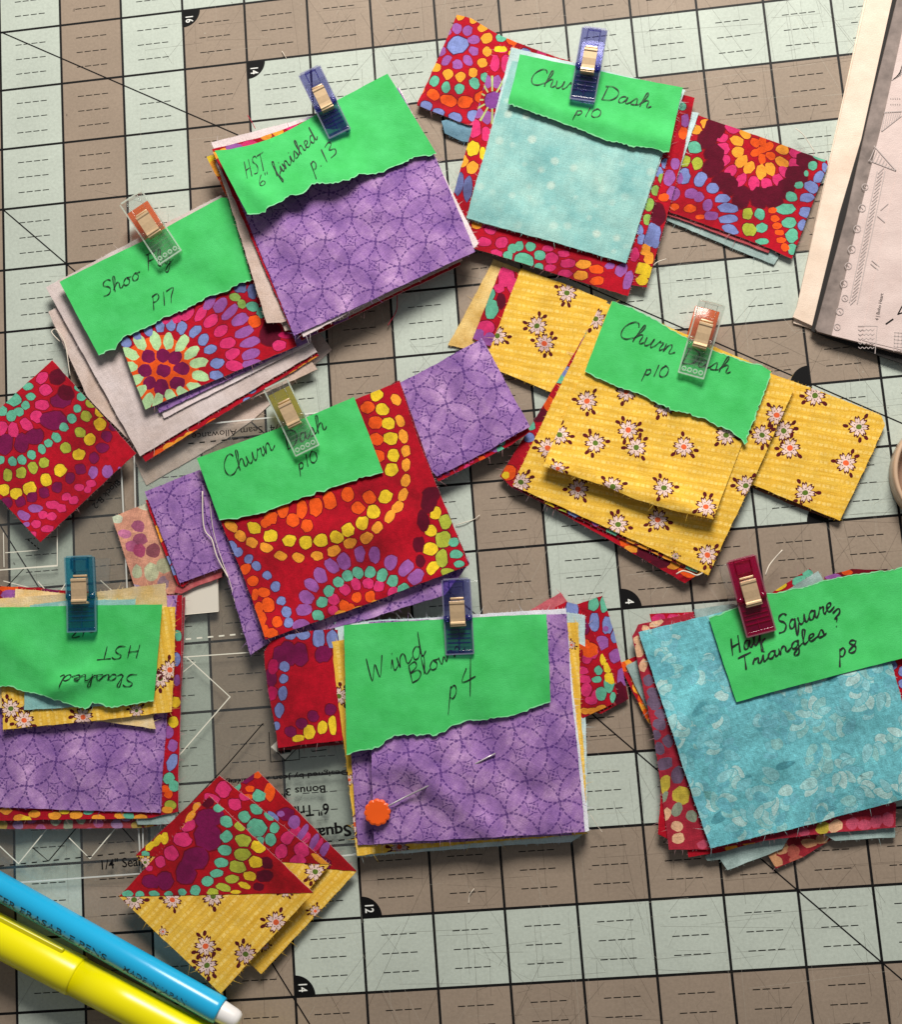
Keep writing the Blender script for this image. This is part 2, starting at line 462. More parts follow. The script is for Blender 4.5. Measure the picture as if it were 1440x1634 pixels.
for i in range(1900):
    far = random.random() < .25
    x, y = random.uniform(-1.5, 14), -random.uniform(-1, 18)
    if random.random() < .62 or x < 1 and y > -5:
        x = random.uniform(4, 14); y = -random.uniform(.5, 18)
    an = random.choice([0, 90, 0, 90, 0, 90, 45, -60, 58, -66, random.uniform(0, 180)]) + random.gauss(0, 2)
    L = random.uniform(.15, 1.0) if random.random() < .8 else random.uniform(1, 2.5)
    p = (x, y); q = (x + L * math.cos(R_(an)), y + L * math.sin(R_(an)))
    (sd if random.random() < .75 else sl).bar(p, q, random.uniform(.0025, .006), .0009 if far else .0012)
ls, ld_ = Acc(), Acc()
for i in range(150):
    x, y, rr = random.uniform(-1, 14), -random.uniform(-.5, 17), random.uniform(.004, .013)
    an = random.uniform(0, 3.1); el = random.uniform(.8, 3.0)
    pts = []
    for q in range(7):
        t_ = q / 7 * 6.283; u, v = rr * el * math.cos(t_) * random.uniform(.8, 1.2), rr * math.sin(t_) * random.uniform(.8, 1.2)
        pts.append((x + u * math.cos(an) - v * math.sin(an), y + u * math.sin(an) + v * math.cos(an)))
    (ls if random.random() < .6 else ld_).poly(pts, .0032)
setp(ls.obj('pale_lint', M_SCOREL, mat), kind='stuff'); setp(ld_.obj('dark_specks', M_SCORE, mat), kind='stuff')
setp(sd.obj('dark_knife_score', M_SCORE, mat), kind='stuff')
setp(sl.obj('pale_knife_score', M_SCOREL, mat), kind='stuff')

# ------------------------------------------------------------------ print features (photo pixels of the view they were read in)
C = dict(red=(184, 6, 34), crim=(118, 4, 26), dark=(96, 0, 34), plum=(126, 14, 78), pink=(224, 52, 116), mag=(200, 22, 92),
         org=(246, 92, 24), amb=(252, 166, 52), yel=(244, 208, 44), lime=(178, 188, 62), teal=(104, 190, 158), mint=(190, 232, 170),
         blu=(128, 144, 204), slate=(100, 110, 160), lil=(158, 92, 170), lildk=(132, 68, 150), grn=(150, 190, 90), wht=(240, 232, 220))
C = {k_: lin(v) for k_, v in C.items()}
HALO = {'teal': C['dark'], 'lime': C['dark'], 'blu': lin((88, 10, 60)), 'mint': lin((150, 30, 20)), 'slate': lin((88, 10, 60)), 'lil': lin((140, 6, 40)), 'grn': C['dark']}
def blob(cx, cy, wd, ht, an, rnd, n=13, jag=.115):
    pts = []; ph = rnd.uniform(0, 6.28); tp = rnd.choice((-1, 1, 1)); e = rnd.uniform(1.75, 2.6)
    for i in range(n):
        t = i / n * 6.28318
        c_, s_ = math.cos(t), math.sin(t)
        r = 1.03 * (abs(c_) ** e + abs(s_) ** e) ** (-1 / e)
        r *= 1 + rnd.uniform(-jag, jag) + .05 * math.sin(2 * t + ph) + .07 * math.cos(t) * tp
        x, y = r * c_ * wd / 2, r * s_ * ht / 2
        ca, sa = math.cos(an), math.sin(an)
        pts.append((cx + x * ca - y * sa, cy + x * sa + y * ca))
    return pts
class Pr:
    """a list of printed shapes in one enlarged view"""
    def __init__(s, seed, halo=True): s.f = []; s.r = random.Random(seed); s.halo = halo
    def d(s, x, y, wd, ht=None, col='pink', an=0.0):
        ht = ht or wd
        sd_ = s.r.random()
        if s.halo:
            hc = HALO.get(col, C['crim']); m_ = min(wd, ht) * .11 + 1
            s.f.append((blob(x, y, wd + m_, ht + m_, an, random.Random(sd_)), hc, 0))
        if s.r.random() < .0: an += .1
        s.f.append((blob(x, y, wd, ht, an, random.Random(sd_)), C[col], 1))
        return s
    def many(s, col, wd, ht, pts, an=0.0):
        for p in pts: s.d(p[0], p[1], p[2] if len(p) > 2 else wd, p[3] if len(p) > 3 else (p[2] if len(p) == 3 else ht), col, p[4] if len(p) > 4 else an)
        return s
    def rad(s, col, rl_, tl, ctr, pts, jz=.1):
        for p in pts:
            an = math.atan2(p[1] - ctr[1], p[0] - ctr[0]) + s.r.uniform(-.12, .12)
            s.d(p[0], p[1], rl_ * s.r.uniform(1 - jz, 1 + jz), tl * s.r.uniform(1 - jz, 1 + jz), col, an)
        return s
    def ring(s, cx, cy, r, n, wt, hr, col, a0=0.0, a1=6.28318, jr=.04):
        for i in range(n):
            a = a0 + (a1 - a0) * (i + .5) / n + s.r.uniform(-.03, .03)
            rr = r * (1 + s.r.uniform(-jr, jr))
            s.d(cx + rr * math.cos(a), cy + rr * math.sin(a), hr * s.r.uniform(.88, 1.1), wt * s.r.uniform(.85, 1.08), col, a)
        return s
    def out(s, T_, order=True):
        f = sorted(s.f, key=lambda t: t[2]) if order else s.f
        return [(T_.l(p), c) for p, c, _ in f]
def rnd_rings(T_, poly, seed, unit):
    """an arbitrary stretch of the same ring print for edges that show little of it"""
    pr = Pr(seed); rd = random.Random(seed)
    xs_ = [p[0] for p in poly]; ys_ = [p[1] for p in poly]
    cx, cy = rd.uniform(min(xs_), max(xs_)), rd.uniform(min(ys_), max(ys_))
    seq = ['pink', 'org', 'amb', 'teal', 'lil', 'blu', 'lime', 'yel', 'plum', 'pink', 'org', 'lil', 'teal', 'amb']
    o = rd.randrange(8); far = max(math.hypot(x - cx, y - cy) for x, y in poly)
    i = 0; r = unit
    while r < far and i < 26:
        n = max(5, int(6.28 * r / (unit * .95)))
        pr.ring(cx, cy, r, n, unit * .72, unit * .85, seq[(i + o) % len(seq)])
        r += unit * 1.12; i += 1
    return pr.out(T_)
def flower(T_, x, y, wd, seed, centre):
    rd = random.Random(seed); a0 = rd.uniform(0, 6.28); out = []
    mar, pk = lin((92, 16, 24)), lin((244, 212, 200)); wd *= 1.0
    def star(r, k_):
        pts = []
        for i in range(7):
            a = a0 + i * .8976
            for da, q in ((-.27, .88), (-.12, 1.0), (0, .80), (.12, 1.0), (.27, .86), (.39, .52)):
                pts.append((x + math.cos(a + da) * r * q * k_, y + math.sin(a + da) * r * q * k_))
        return pts
    la = rd.uniform(0, 6.28)
    for off, pair in ((0, True), (2.0, rd.random() < .5), (4.1, False)):
        for s_ in ((-.25, .25) if pair else (0,)):
            a = la + off + s_
            out.append((blob(x + math.cos(a) * wd * .68, y + math.sin(a) * wd * .68, wd * .30, wd * .20, a + s_ * .8, rd, 8, .06), mar))
    out.append((star(wd * .60, 1), mar)); out.append((star(wd * .48, 1), pk))
    for i in range(9):
        a = a0 + i * .698
        out.append((blob(x + math.cos(a) * wd * .235, y + math.sin(a) * wd * .235, wd * .07, wd * .055, a, rd, 5, .05), lin((70, 20, 20))))
    out.append((blob(x, y, wd * .31, wd * .29, 0, rd, 9, .06), lin((98, 124, 40)) if centre == 'g' else lin((240, 104, 56))))
    return [(T_.l(p), c) for p, c in out]

# ------------------------------------------------------------------ cloth and paper sheets
class Stack:
    def __init__(s, z0, ctr, gx=0.0, gy=0.0, amp=.02, seed=0, zmin=.02):
        c_ = P(*ctr); s.c = (c_.x, c_.y); s.z0 = z0; s.g = (gx, gy); s.amp = amp; s.zmin = zmin
        rd = random.Random(seed); s.wv = [(rd.uniform(-2.1, 2.1), rd.uniform(-2.1, 2.1), rd.uniform(0, 6.28), rd.uniform(.3, 1)) for _ in range(5)]
        s.extra = []
    def h(s, x, y):
        dx, dy = x - s.c[0], y - s.c[1]
        z = s.z0 + s.g[0] * dx + s.g[1] * dy
        z += 1.5 * s.amp * sum(a * math.sin(fx * dx + fy * dy + ph) for fx, fy, ph, a in s.wv) / 2.2
        for f in s.extra: z += f(x, y)
        return max(z, s.zmin)
def crumple(stk, T_, box, seed, n=5, hmax=.045):
    """soft creases shared by every layer of a stack"""
    rd = random.Random(seed); x0, y0, x1, y1 = box
    for _ in range(n):
        p = (rd.uniform(x0, x1), rd.uniform(y0, y1)); an = rd.uniform(0, 3.14); L = rd.uniform(.2, .6) * (x1 - x0)
        stk.extra.append(ridge(p, (p[0] + L * math.cos(an), p[1] + L * math.sin(an)), rd.uniform(.35, 1) * hmax * rd.choice((1, 1, -.6)), rd.uniform(.13, .34), T_))
def inpoly(x, y, poly):
    r = False; j = len(poly) - 1
    for i in range(len(poly)):
        xi, yi = poly[i]; xj, yj = poly[j]
        if (yi > y) != (yj > y) and x < (xj - xi) * (y - yi) / (yj - yi) + xi: r = not r
        j = i
    return r
NTRI = 0
PITCH = .027
def sheet(name, pts, T_, stk, layer, mat_, label=None, cat='fabric', group=None, feats=None, base=C['red'], featmat=None, t=.016, jit=.005,
          uvang=None, uvoff=(0, 0), torn=None, bendf=None, fray=16, parent=None, edge=None, hgrid=.13, ruf=.012):
    """one flat piece of cloth or card: outline in photo pixels, printed shapes cut into its own surface"""
    global NTRI
    rd = random.Random(zlib.crc32(repr((name, layer, pts)).encode()))
    zl = layer * PITCH
    px = T_.l(pts)
    def toW(p):
        q = P(p[0], p[1], stk.z0 + zl)
        for _ in range(2): q = P(p[0], p[1], stk.h(q.x, q.y) + zl)
        return (q.x, q.y)
    ow = [toW(p) for p in px]
    n = len(ow)
    ar = sum(ow[i][0] * ow[(i + 1) % n][1] - ow[(i + 1) % n][0] * ow[i][1] for i in range(n))
    if ar < 0: ow.reverse()
    out = []; tornflag = []
    for i in range(n):
        a, b = Vector(ow[i]), Vector(ow[(i + 1) % n]); L = (b - a).length
        if L < 1e-6: continue
        k_ = max(1, int(L / .09)); nn = Vector((-(b - a).y, (b - a).x)) / L
        bow = rd.uniform(-.012, .012) * min(1, L / 2) if jit and L > .8 else 0
        for q in range(k_):
            u = q / k_
            p = a + (b - a) * u
            if q: p = p + nn * (rd.uniform(-jit, jit) + bow * math.sin(math.pi * u))
            out.append((p.x, p.y))
    m = len(out)
    xs_ = [p[0] for p in out]; ys_ = [p[1] for p in out]
    xa, xb, ya, yb = min(xs_), max(xs_), min(ys_), max(ys_)
    verts = [Vector(p) for p in out]; faces = [list(range(m))]; fcol = [None]
    for poly, c in (feats or []):
        pw = [toW(p) for p in poly]
        if max(p[0] for p in pw) < xa or min(p[0] for p in pw) > xb or max(p[1] for p in pw) < ya or min(p[1] for p in pw) > yb: continue
        if not any(inpoly(p[0], p[1], out) for p in pw): continue
        if sum(pw[i - 1][0] * pw[i][1] - pw[i][0] * pw[i - 1][1] for i in range(len(pw))) < 0: pw.reverse()
        k_ = len(verts); verts += [Vector(p) for p in pw]; faces.append(list(range(k_, k_ + len(pw)))); fcol.append(c)
    gx = xa + hgrid / 2
    while gx < xb:
        gy = ya + hgrid / 2
        while gy < yb:
            x, y = gx + rd.uniform(-.25, .25) * hgrid, gy + rd.uniform(-.25, .25) * hgrid
            if inpoly(x, y, out): verts.append(Vector((x, y)))
            gy += hgrid
        gx += hgrid
    v2, e2, f2, ov, oe, of = delaunay_2d_cdt(verts, [], faces, 0, 1e-5)
    ph = rd.uniform(0, 6.28)
    def zz(x, y):
        z = stk.h(x, y) + zl
        if bendf: z += bendf(x, y)
        return z
    V = []; Fc = []; cols = []; mi = []; used = {}
    if uvang is None:
        e0 = Vector(ow[1]) - Vector(ow[0]); uvang = math.atan2(e0.y, e0.x)
    ca, sa = math.cos(uvang), math.sin(uvang)
    def vid(i):
        if i not in used:
            used[i] = len(V); V.append((v2[i].x, v2[i].y, zz(v2[i].x, v2[i].y)))
        return used[i]
    for fi, f in enumerate(f2):
        o_ = of[fi]
        if 0 not in o_: continue
        b = max(o_)
        tri = [vid(i) for i in f]
        (x1_, y1_, _), (x2_, y2_, _), (x3_, y3_, _) = V[tri[0]], V[tri[1]], V[tri[2]]
        if (x2_ - x1_) * (y3_ - y1_) - (x3_ - x1_) * (y2_ - y1_) < 0: tri.reverse()
        Fc.append(tri); cols.append(fcol[b] if b else base); mi.append(1 if (b and featmat) else 0)
    # skirt round the outline (the cut edge)
    ec = edge or tuple(min(1, x * .55 + .30) for x in base)
    k_ = len(V)
    for p in out:
        z = zz(*p); V.append((p[0], p[1], z)); V.append((p[0], p[1], z - t))
    for i in range(m):
        j = (i + 1) % m
        Fc.append([k_ + 2 * i + 1, k_ + 2 * j + 1, k_ + 2 * j, k_ + 2 * i]); cols.append(ec); mi.append(0)
    # stray warp ends along the cut edges
    if fray:
        for i in range(m):
            a, b = Vector(out[i]), Vector(out[(i + 1) % m]); L = (b - a).length
            if L < 1e-6: continue
            nn = Vector(((b - a).y, -(b - a).x)) / L
            cnt = L * fray; cnt = int(cnt) + (rd.random() < cnt - int(cnt))
            for q in range(cnt):
                p = a + (b - a) * rd.random(); ln = rd.uniform(.010, .04) if rd.random() < .93 else rd.uniform(.05, .15)
                sd_ = (b - a).normalized() * rd.uniform(-.7, .7) * ln
                e_ = p + nn * ln + sd_; wv = (b - a).normalized() * .003
                z = zz(p.x, p.y) - t * .4; kk = len(V)
                V += [(p.x - wv.x, p.y - wv.y, z), (p.x + wv.x, p.y + wv.y, z), (e_.x, e_.y, z - .004)]
                Fc.append([kk, kk + 1, kk + 2]); cols.append(ec); mi.append(0)
    NTRI += len(Fc)
    me = bpy.data.meshes.new(name)
    me.from_pydata([(x * S, y * S, z * S) for x, y, z in V], [], Fc)
    me.materials.append(mat_)
    if featmat: me.materials.append(featmat)
    me.polygons.foreach_set('material_index', mi)
    me.polygons.foreach_set('use_smooth', [True] * len(Fc))
    at = me.color_attributes.new('print', 'FLOAT_COLOR', 'CORNER')
    uvl = me.uv_layers.new(name='weave')
    cb, ub = [], []
    for p in me.polygons:
        c = cols[p.index]
        for li in p.loop_indices:
            cb += [c[0], c[1], c[2], 1.0]
            v = V[me.loops[li].vertex_index]
            x, y = v[0] - ow[0][0] + uvoff[0], v[1] - ow[0][1] + uvoff[1]
            ub += [x * ca + y * sa, -x * sa + y * ca]
    at.data.foreach_set('color', cb); uvl.data.foreach_set('uv', ub)
    me.update()
    o = link(name, me, parent)
    if label: setp(o, label, cat, group)
    o_z[o.name] = (stk, zl, bendf)
    return o
o_z = {}
def ridge(p, q, hgt, wid, T_=A0, one=False):
    """a soft fold running from photo point p to q"""
    a, b = P(*T_(p)), P(*T_(q)); dx, dy = b.x - a.x, b.y - a.y; L = math.hypot(dx, dy)
    def f(x, y):
        u = ((x - a.x) * dx + (y - a.y) * dy) / L
        v = (-(x - a.x) * dy + (y - a.y) * dx) / L
        k_ = 1.0
        if u < 0: k_ = math.exp(-(u / (wid * 2)) ** 2)
        if u > L: k_ = math.exp(-((u - L) / (wid * 2)) ** 2)
        if one and v > 0: return hgt * k_ * math.exp(-(v / (wid * 3)) ** 2)
        return hgt * k_ * math.exp(-(v / wid) ** 2)
    return f
def curl(p, q, hgt, wid, T_=A0):
    """edge p-q lifts, falling off over wid inches"""
    a, b = P(*T_(p)), P(*T_(q)); dx, dy = b.x - a.x, b.y - a.y; L = math.hypot(dx, dy)
    def f(x, y):
        v = abs((-(x - a.x) * dy + (y - a.y) * dx) / L)
        return hgt * max(0.0, 1 - v / wid) ** 2
    return f
def sumf(*fs): return lambda x, y: sum(f(x, y) for f in fs)

# ------------------------------------------------------------------ handwriting
G = {  # glyph strokes: x-height 1, ascender 2
 'C': (1.25, [[(1.15, 1.6), (.95, 1.95), (.55, 1.9), (.15, 1.3), (.1, .6), (.35, .1), (.8, .05), (1.2, .4)]]),
 'h': (.95, [[(0, .3), (.3, 1.3), (.35, 1.9), (.2, 1.9), (.12, 1.0), (.1, 0)], [(.1, .45), (.4, .95), (.6, .85), (.6, .2), (.75, .05), (.95, .3)]]),
 'u': (.95, [[(0, .9), (.08, .25), (.25, .05), (.5, .3), (.62, .95), (.62, .25), (.75, .05), (.95, .3)]]),
 'r': (.75, [[(0, .3), (.2, .95), (.22, .8), (.5, .85), (.45, .3), (.55, .05), (.75, .3)]]),
 'n': (1.0, [[(0, .9), (.08, .05), (.2, .7), (.42, .95), (.55, .7), (.56, .2), (.7, .05), (1.0, .35)]]),
 'D': (1.35, [[(.2, 1.9), (.15, 0)], [(0, 1.85), (.55, 1.95), (1.1, 1.5), (1.15, .7), (.75, .1), (.1, 0)]]),
 'a': (.95, [[(.62, .8), (.35, .95), (.08, .6), (.12, .1), (.38, .08), (.6, .6), (.65, .9), (.62, .2), (.75, .05), (.95, .3)]]),
 's': (.75, [[(0, .2), (.35, 1.0), (.5, .5), (.45, .1), (.1, .08)], [(.45, .1), (.75, .25)]]),
 'S': (1.0, [[(.95, 1.65), (.7, 1.95), (.3, 1.85), (.25, 1.4), (.6, 1.05), (.75, .6), (.5, .1), (0, .15)]]),
 'o': (.85, [[(.35, .95), (.08, .6), (.12, .12), (.45, .05), (.62, .5), (.4, .95), (.6, .85), (.85, .8)]]),
 'F': (1.0, [[(.3, 1.9), (.2, 0)], [(.1, 1.85), (.95, 2.0)], [(.25, 1.05), (.75, 1.15)]]),
 'l': (.55, [[(.05, .2), (.35, 1.5), (.35, 1.95), (.18, 1.9), (.12, .7), (.2, .05), (.55, .3)]]),
 'y': (.85, [[(0, .9), (.1, .3), (.3, .15), (.55, .9), (.5, -.2), (.3, -.9), (.1, -.7), (.4, -.1), (.85, .3)]]),
 'H': (1.2, [[(.15, 1.9), (.05, 0)], [(.85, 1.95), (.8, 0)], [(.05, .9), (.9, 1.05)]]),
 'T': (1.1, [[(0, 1.85), (1.1, 1.95)], [(.55, 1.9), (.5, 0)]]),
 'f': (.7, [[(.0, .2), (.35, 1.3), (.5, 1.9), (.3, 1.9), (.2, .8), (.15, -.8), (.3, -.7), (.3, .05), (.7, .35)]]),
 'i': (.5, [[(.0, .3), (.18, .9), (.15, .2), (.25, .05), (.5, .3)], [(.24, 1.3), (.26, 1.36)]]),
 'd': (.95, [[(.6, .8), (.35, .95), (.08, .6), (.12, .1), (.38, .08), (.6, .6), (.72, 1.95), (.62, .3), (.72, .05), (.95, .3)]]),
 'e': (.75, [[(.05, .45), (.45, .65), (.4, .95), (.15, .9), (.05, .4), (.25, .05), (.75, .35)]]),
 'q': (.9, [[(.6, .8), (.35, .95), (.08, .6), (.12, .1), (.38, .08), (.6, .6), (.62, .9), (.55, -.8), (.7, -.7), (.9, .3)]]),
 'g': (.9, [[(.6, .8), (.35, .95), (.08, .6), (.12, .1), (.38, .08), (.6, .6), (.62, .9), (.55, -.7), (.25, -.9), (.2, -.5), (.9, .3)]]),
 'W': (1.5, [[(.05, 1.9), (.1, .1), (.5, 1.2), (.65, .1), (1.1, 1.6)]]),
 'B': (1.1, [[(.2, 1.8), (.1, 0)], [(.2, 1.8), (.7, 1.85), (.75, 1.3), (.2, 1.0), (.75, .9), (.9, .4), (.6, .0), (.1, 0)]]),
 'w': (1.1, [[(0, .9), (.1, .1), (.4, .7), (.5, .1), (.85, .95), (1.1, .8)]]),
 'A': (1.0, [[(0, 0), (.5, 1.9), (.9, 0)], [(.2, .8), (.8, .8)]]),
 'p': (.85, [[(.25, 1.0), (.1, -.85)], [(.2, .8), (.5, 1.0), (.65, .6), (.45, .15), (.2, .25)]]),
 'P': (.95, [[(.2, 1.9), (.1, 0)], [(.1, 1.75), (.6, 1.9), (.75, 1.4), (.5, 1.0), (.15, .95)]]),
 '0': (.9, [[(.45, 1.75), (.15, 1.3), (.12, .4), (.4, .02), (.75, .4), (.75, 1.3), (.45, 1.75), (.3, 1.7)]]),
 '1': (.5, [[(.3, 1.8), (.2, 0)]]),
 '3': (.85, [[(.1, 1.7), (.5, 1.9), (.65, 1.5), (.3, 1.05), (.7, .7), (.6, .15), (.1, .1)]]),
 '4': (1.0, [[(.35, 1.6), (.05, .75), (.95, .9)], [(.65, 2.2), (.55, -.3)]]),
 '6': (.85, [[(.5, 1.9), (.15, 1.0), (.15, .2), (.5, .02), (.7, .4), (.5, .8), (.18, .6)]]),
 '7': (.9, [[(.05, 1.7), (.75, 1.85), (.45, .8), (.35, 0)]]),
 '8': (.9, [[(.6, 1.6), (.35, 1.8), (.15, 1.5), (.6, .8), (.6, .2), (.3, .0), (.1, .4), (.6, 1.2), (.65, 1.6)]]),
 '.': (.4, [[(.1, .0), (.14, .06)]]), '"': (.5, [[(.1, 1.9), (.08, 1.5)], [(.35, 1.9), (.33, 1.5)]]),
 '?': (.8, [[(.0, 1.4), (.5, 1.7), (.55, 1.2), (.1, .8), (.3, .75), (.25, .4)], [(.2, -.1), (.22, -.03)]]), ' ': (.6, []),
}
def catmull(pts, k_=5):
    if len(pts) < 3: return [(pts[0][0] + (pts[1][0] - pts[0][0]) * i / 7, pts[0][1] + (pts[1][1] - pts[0][1]) * i / 7) for i in range(8)]
    p = [pts[0]] + list(pts) + [pts[-1]]; out = []
    for i in range(1, len(p) - 2):
        for q in range(k_):
            u = q / k_
            out.append(tuple(.5 * (2 * p[i][d_] + (p[i + 1][d_] - p[i - 1][d_]) * u + (2 * p[i - 1][d_] - 5 * p[i][d_] + 4 * p[i + 1][d_] - p[i + 2][d_]) * u * u
                              + (3 * p[i][d_] - p[i - 1][d_] - 3 * p[i + 1][d_] + p[i + 2][d_]) * u ** 3) for d_ in (0, 1)))
    out.append(pts[-1]); return out
def handwrite(card, T_, lines, wd=.017, m=None, name='handwriting'):
    stk, zl, bf = o_z[card.name]
    V, Fc = [], []
    def z(x, y): return stk.h(x, y) + zl + (bf(x, y) if bf else 0) + .011
    rd = random.Random(len(card.name) * 7 + len(lines))
    for txt, p, q, xh in lines:
        tot = sum(G[ch][0] for ch in txt); dx, dy = q[0] - p[0], q[1] - p[1]; L = math.hypot(dx, dy)
        ux, uy = dx / L, dy / L; vx, vy = uy, -ux          # up in the picture sense
        sx = L / tot; cur = 0
        for ch in txt:
            adv, strokes = G[ch]
            for st in strokes:
                pts = []
                for x, y in catmull(st):
                    X, Y = (cur + x) * sx + (.24 * y) * xh, y * xh + rd.uniform(-.01, .01) * xh
                    ph = T_((p[0] + ux * X + vx * Y, p[1] + uy * X + vy * Y))
                    w0 = P(ph[0], ph[1], stk.z0 + zl); w0 = P(ph[0], ph[1], stk.h(w0.x, w0.y) + zl)
                    pts.append(Vector((w0.x, w0.y)))
                k0 = len(V); n = len(pts)
                for i in range(n):
                    t_ = (pts[min(i + 1, n - 1)] - pts[max(i - 1, 0)]); t_ = t_.normalized() if t_.length else Vector((1, 0))
                    hw = wd / 2 * (.75 + .25 * math.sin(i * .7 + k0)); nn = Vector((-t_.y, t_.x)) * hw
                    for sg in (-1, 1):
                        a = pts[i] + nn * sg; V.append((a.x, a.y, z(a.x, a.y)))
                for i in range(n - 1):
                    b = k0 + 2 * i; Fc.append((b, b + 2, b + 3, b + 1))
            cur += adv
    o = mesh_obj(name, V, Fc, m or M_INK, card)
    return o
def note(pts, T_, stk, layer, label, bendf=None):
    return sheet('note_card', pts, T_, stk, layer + .5, M_GREEN, label, 'note', 'green handwritten notes clipped to the stacks', t=.009, jit=.0025, fray=0, bendf=bendf, hgrid=.075)
def jag(pts, seed, amp=4.5):
    rd = random.Random(seed); out = [pts[0]]
    for p, q in zip(pts, pts[1:]):
        L = math.hypot(q[0] - p[0], q[1] - p[1]); k_ = max(1, int(L / 11))
        for i in range(1, k_ + 1):
            u = i / k_; e = 0 if i == k_ else rd.gauss(0, amp * .5)
            out.append((p[0] + (q[0] - p[0]) * u - (q[1] - p[1]) / L * e, p[1] + (q[1] - p[1]) * u + (q[0] - p[0]) / L * e))
    return out
def torn_edge(card, pts, T_):
    """pale torn paper fibre along the ripped side of a note"""
    stk, zl, bf = o_z[card.name]; rd = random.Random(len(pts)); a = Acc()
    pw = []
    for p in T_.l(pts):
        q = P(p[0], p[1], stk.z0 + zl); q = P(p[0], p[1], stk.h(q.x, q.y) + zl); pw.append(Vector((q.x, q.y)))
    top, bot = [], []
    for i, p in enumerate(pw):
        t_ = (pw[min(i + 1, len(pw) - 1)] - pw[max(i - 1, 0)]).normalized(); nn = Vector((-t_.y, t_.x))
        u, v = p + nn * rd.uniform(.001, .015), p - nn * rd.uniform(.001, .009)
        zf = lambda q, e: stk.h(q.x, q.y) + zl + (bf(q.x, q.y) if bf else 0) + e
        top.append((u.x, u.y, zf(u, .0028))); bot.append((v.x, v.y, zf(v, .0028)))
    for i in range(len(pw) - 1): a.quad(bot[i], bot[i + 1], top[i + 1], top[i])
    a.obj('torn_edge', M_TORN, card)
def ang(T_, p, q):
    a, b = P(*T_(p)), P(*T_(q)); return math.atan2(b.y - a.y, b.x - a.x)

# ------------------------------------------------------------------ clear acrylic rulers on the mat
def slab(name, pts, T_, z0, z1, m, label, cat):
    bm = bmesh.new()
    pw = [P(*p, z1) for p in T_.l(pts)]
    lo = [bm.verts.new((p.x, p.y, z0)) for p in pw]; hi = [bm.verts.new((p.x, p.y, z1)) for p in pw]
    n = len(pw)
    bm.faces.new(hi); bm.faces.new(lo[::-1])
    for i in range(n): bm.faces.new((lo[i], lo[(i + 1) % n], hi[(i + 1) % n], hi[i]))
    bmesh.ops.recalc_face_normals(bm, faces=bm.faces)
    bmesh.ops.bevel(bm, geom=[e for e in bm.edges], offset=.012, segments=1, affect='EDGES')
    return setp(bm_obj(name, bm, m), label, cat)
ra = slab('acrylic_ruler', [(213, 688), (575, 652), (603, 1360), (229, 1396)], A0, .026, .10, M_ACRYL,
          'clear acrylic template printed Square, Bonus and Seam Allowance, lying under the middle stacks', 'quilting ruler')
rb = slab('acrylic_ruler', [(-120, 772), (193, 742), (224.5, 1394), (-80, 1416)], A0, .004, .10, M_ACRYL,
          'clear acrylic template with white zigzag lines under the upside-down Slashed stack at far left', 'quilting ruler')
ZR = .103
M_RIM = mk_score('frosted_ruler_rim', (240, 242, 236), .55)  # whitish strips that paint the light caught along the acrylic edges
for par, pts in ((ra, [(213, 688), (575, 652), (603, 1360), (229, 1396)]), (rb, [(-120, 772), (193, 742), (224.5, 1394), (-80, 1416)])):
    for i in range(4):
        p_, q_ = P(*pts[i], .1015), P(*pts[(i + 1) % 4], .1015)
        e_ = (q_ - p_).normalized() * .016
        ac = Acc(); ac.bar((p_.x + e_.x, p_.y + e_.y), (q_.x - e_.x, q_.y - e_.y), .022, .1018); ac.obj('polished_rim', M_RIM, par)
class Marks:
    def __init__(s, name, m, par): s.n, s.m, s.p = name, m, par; s.dash = Acc()
WA, BA = Marks('white_line', M_WHITEINK, ra), Marks('black_line', M_BLACK, ra)
WB_, BB = Marks('white_line', M_WHITEINK, rb), Marks('black_line', M_BLACK, rb)
def rl(mk, pts, wd=.015, z=ZR, acc=None):
    own = acc is None
    acc = acc or Acc(); pw = [P(*p, z) for p in pts]
    L, Rr = [], []
    for i, p in enumerate(pw):
        d0 = (pw[min(i + 1, len(pw) - 1)] - pw[max(i - 1, 0)]).normalized(); n = Vector((-d0.y, d0.x, 0)) * wd / 2
        if 0 < i < len(pw) - 1:
            e = (pw[i + 1] - pw[i]).normalized(); n /= max(.5, abs(d0.dot(e)))
        L.append(p + n); Rr.append(p - n)
    for i in range(len(pw) - 1): acc.quad(tuple(Rr[i]), tuple(Rr[i + 1]), tuple(L[i + 1]), tuple(L[i]))
    if own: return acc.obj(mk.n, mk.m, mk.p)
def dashl(acc, a, b, n, duty=.5, wd=.02):
    for i in range(n):
        u, v = i / n, (i + duty) / n
        rl(acc, [(a[0] + (b[0] - a[0]) * u, a[1] + (b[1] - a[1]) * u), (a[0] + (b[0] - a[0]) * v, a[1] + (b[1] - a[1]) * v)], wd, ZR, acc.dash)
wa, ba = WA, BA
rl(wa, [(285, 1049), (400, 1041)]); rl(wa, [(297, 1048), (367, 1112), (285, 1206)], .016); rl(wa, [(290, 1074), (312, 1056)], .01)
dashl(wa, (296, 1020), (402, 1010), 6, .5, .022)
dashl(ba, (300, 708), (460, 692), 9); dashl(ba, (520, 1343), (580, 1337), 3)
rl(ba, [(360, 1223), (420, 1154)], .016); rl(ba, [(360, 1223), (283, 1305), (230, 1362)], .016)
rl(ba, [(429, 1168), (432, 1216), (478, 1212)], .012); rl(ba, [(478, 1212), (476, 1176)], .012); rl(ba, [(497, 1196), (498, 1199), (521, 1196)], .014)
rl(ba, [(455, 1213), (433, 1192)], .012); rl(ba, [(455, 1213), (478, 1190)], .012)
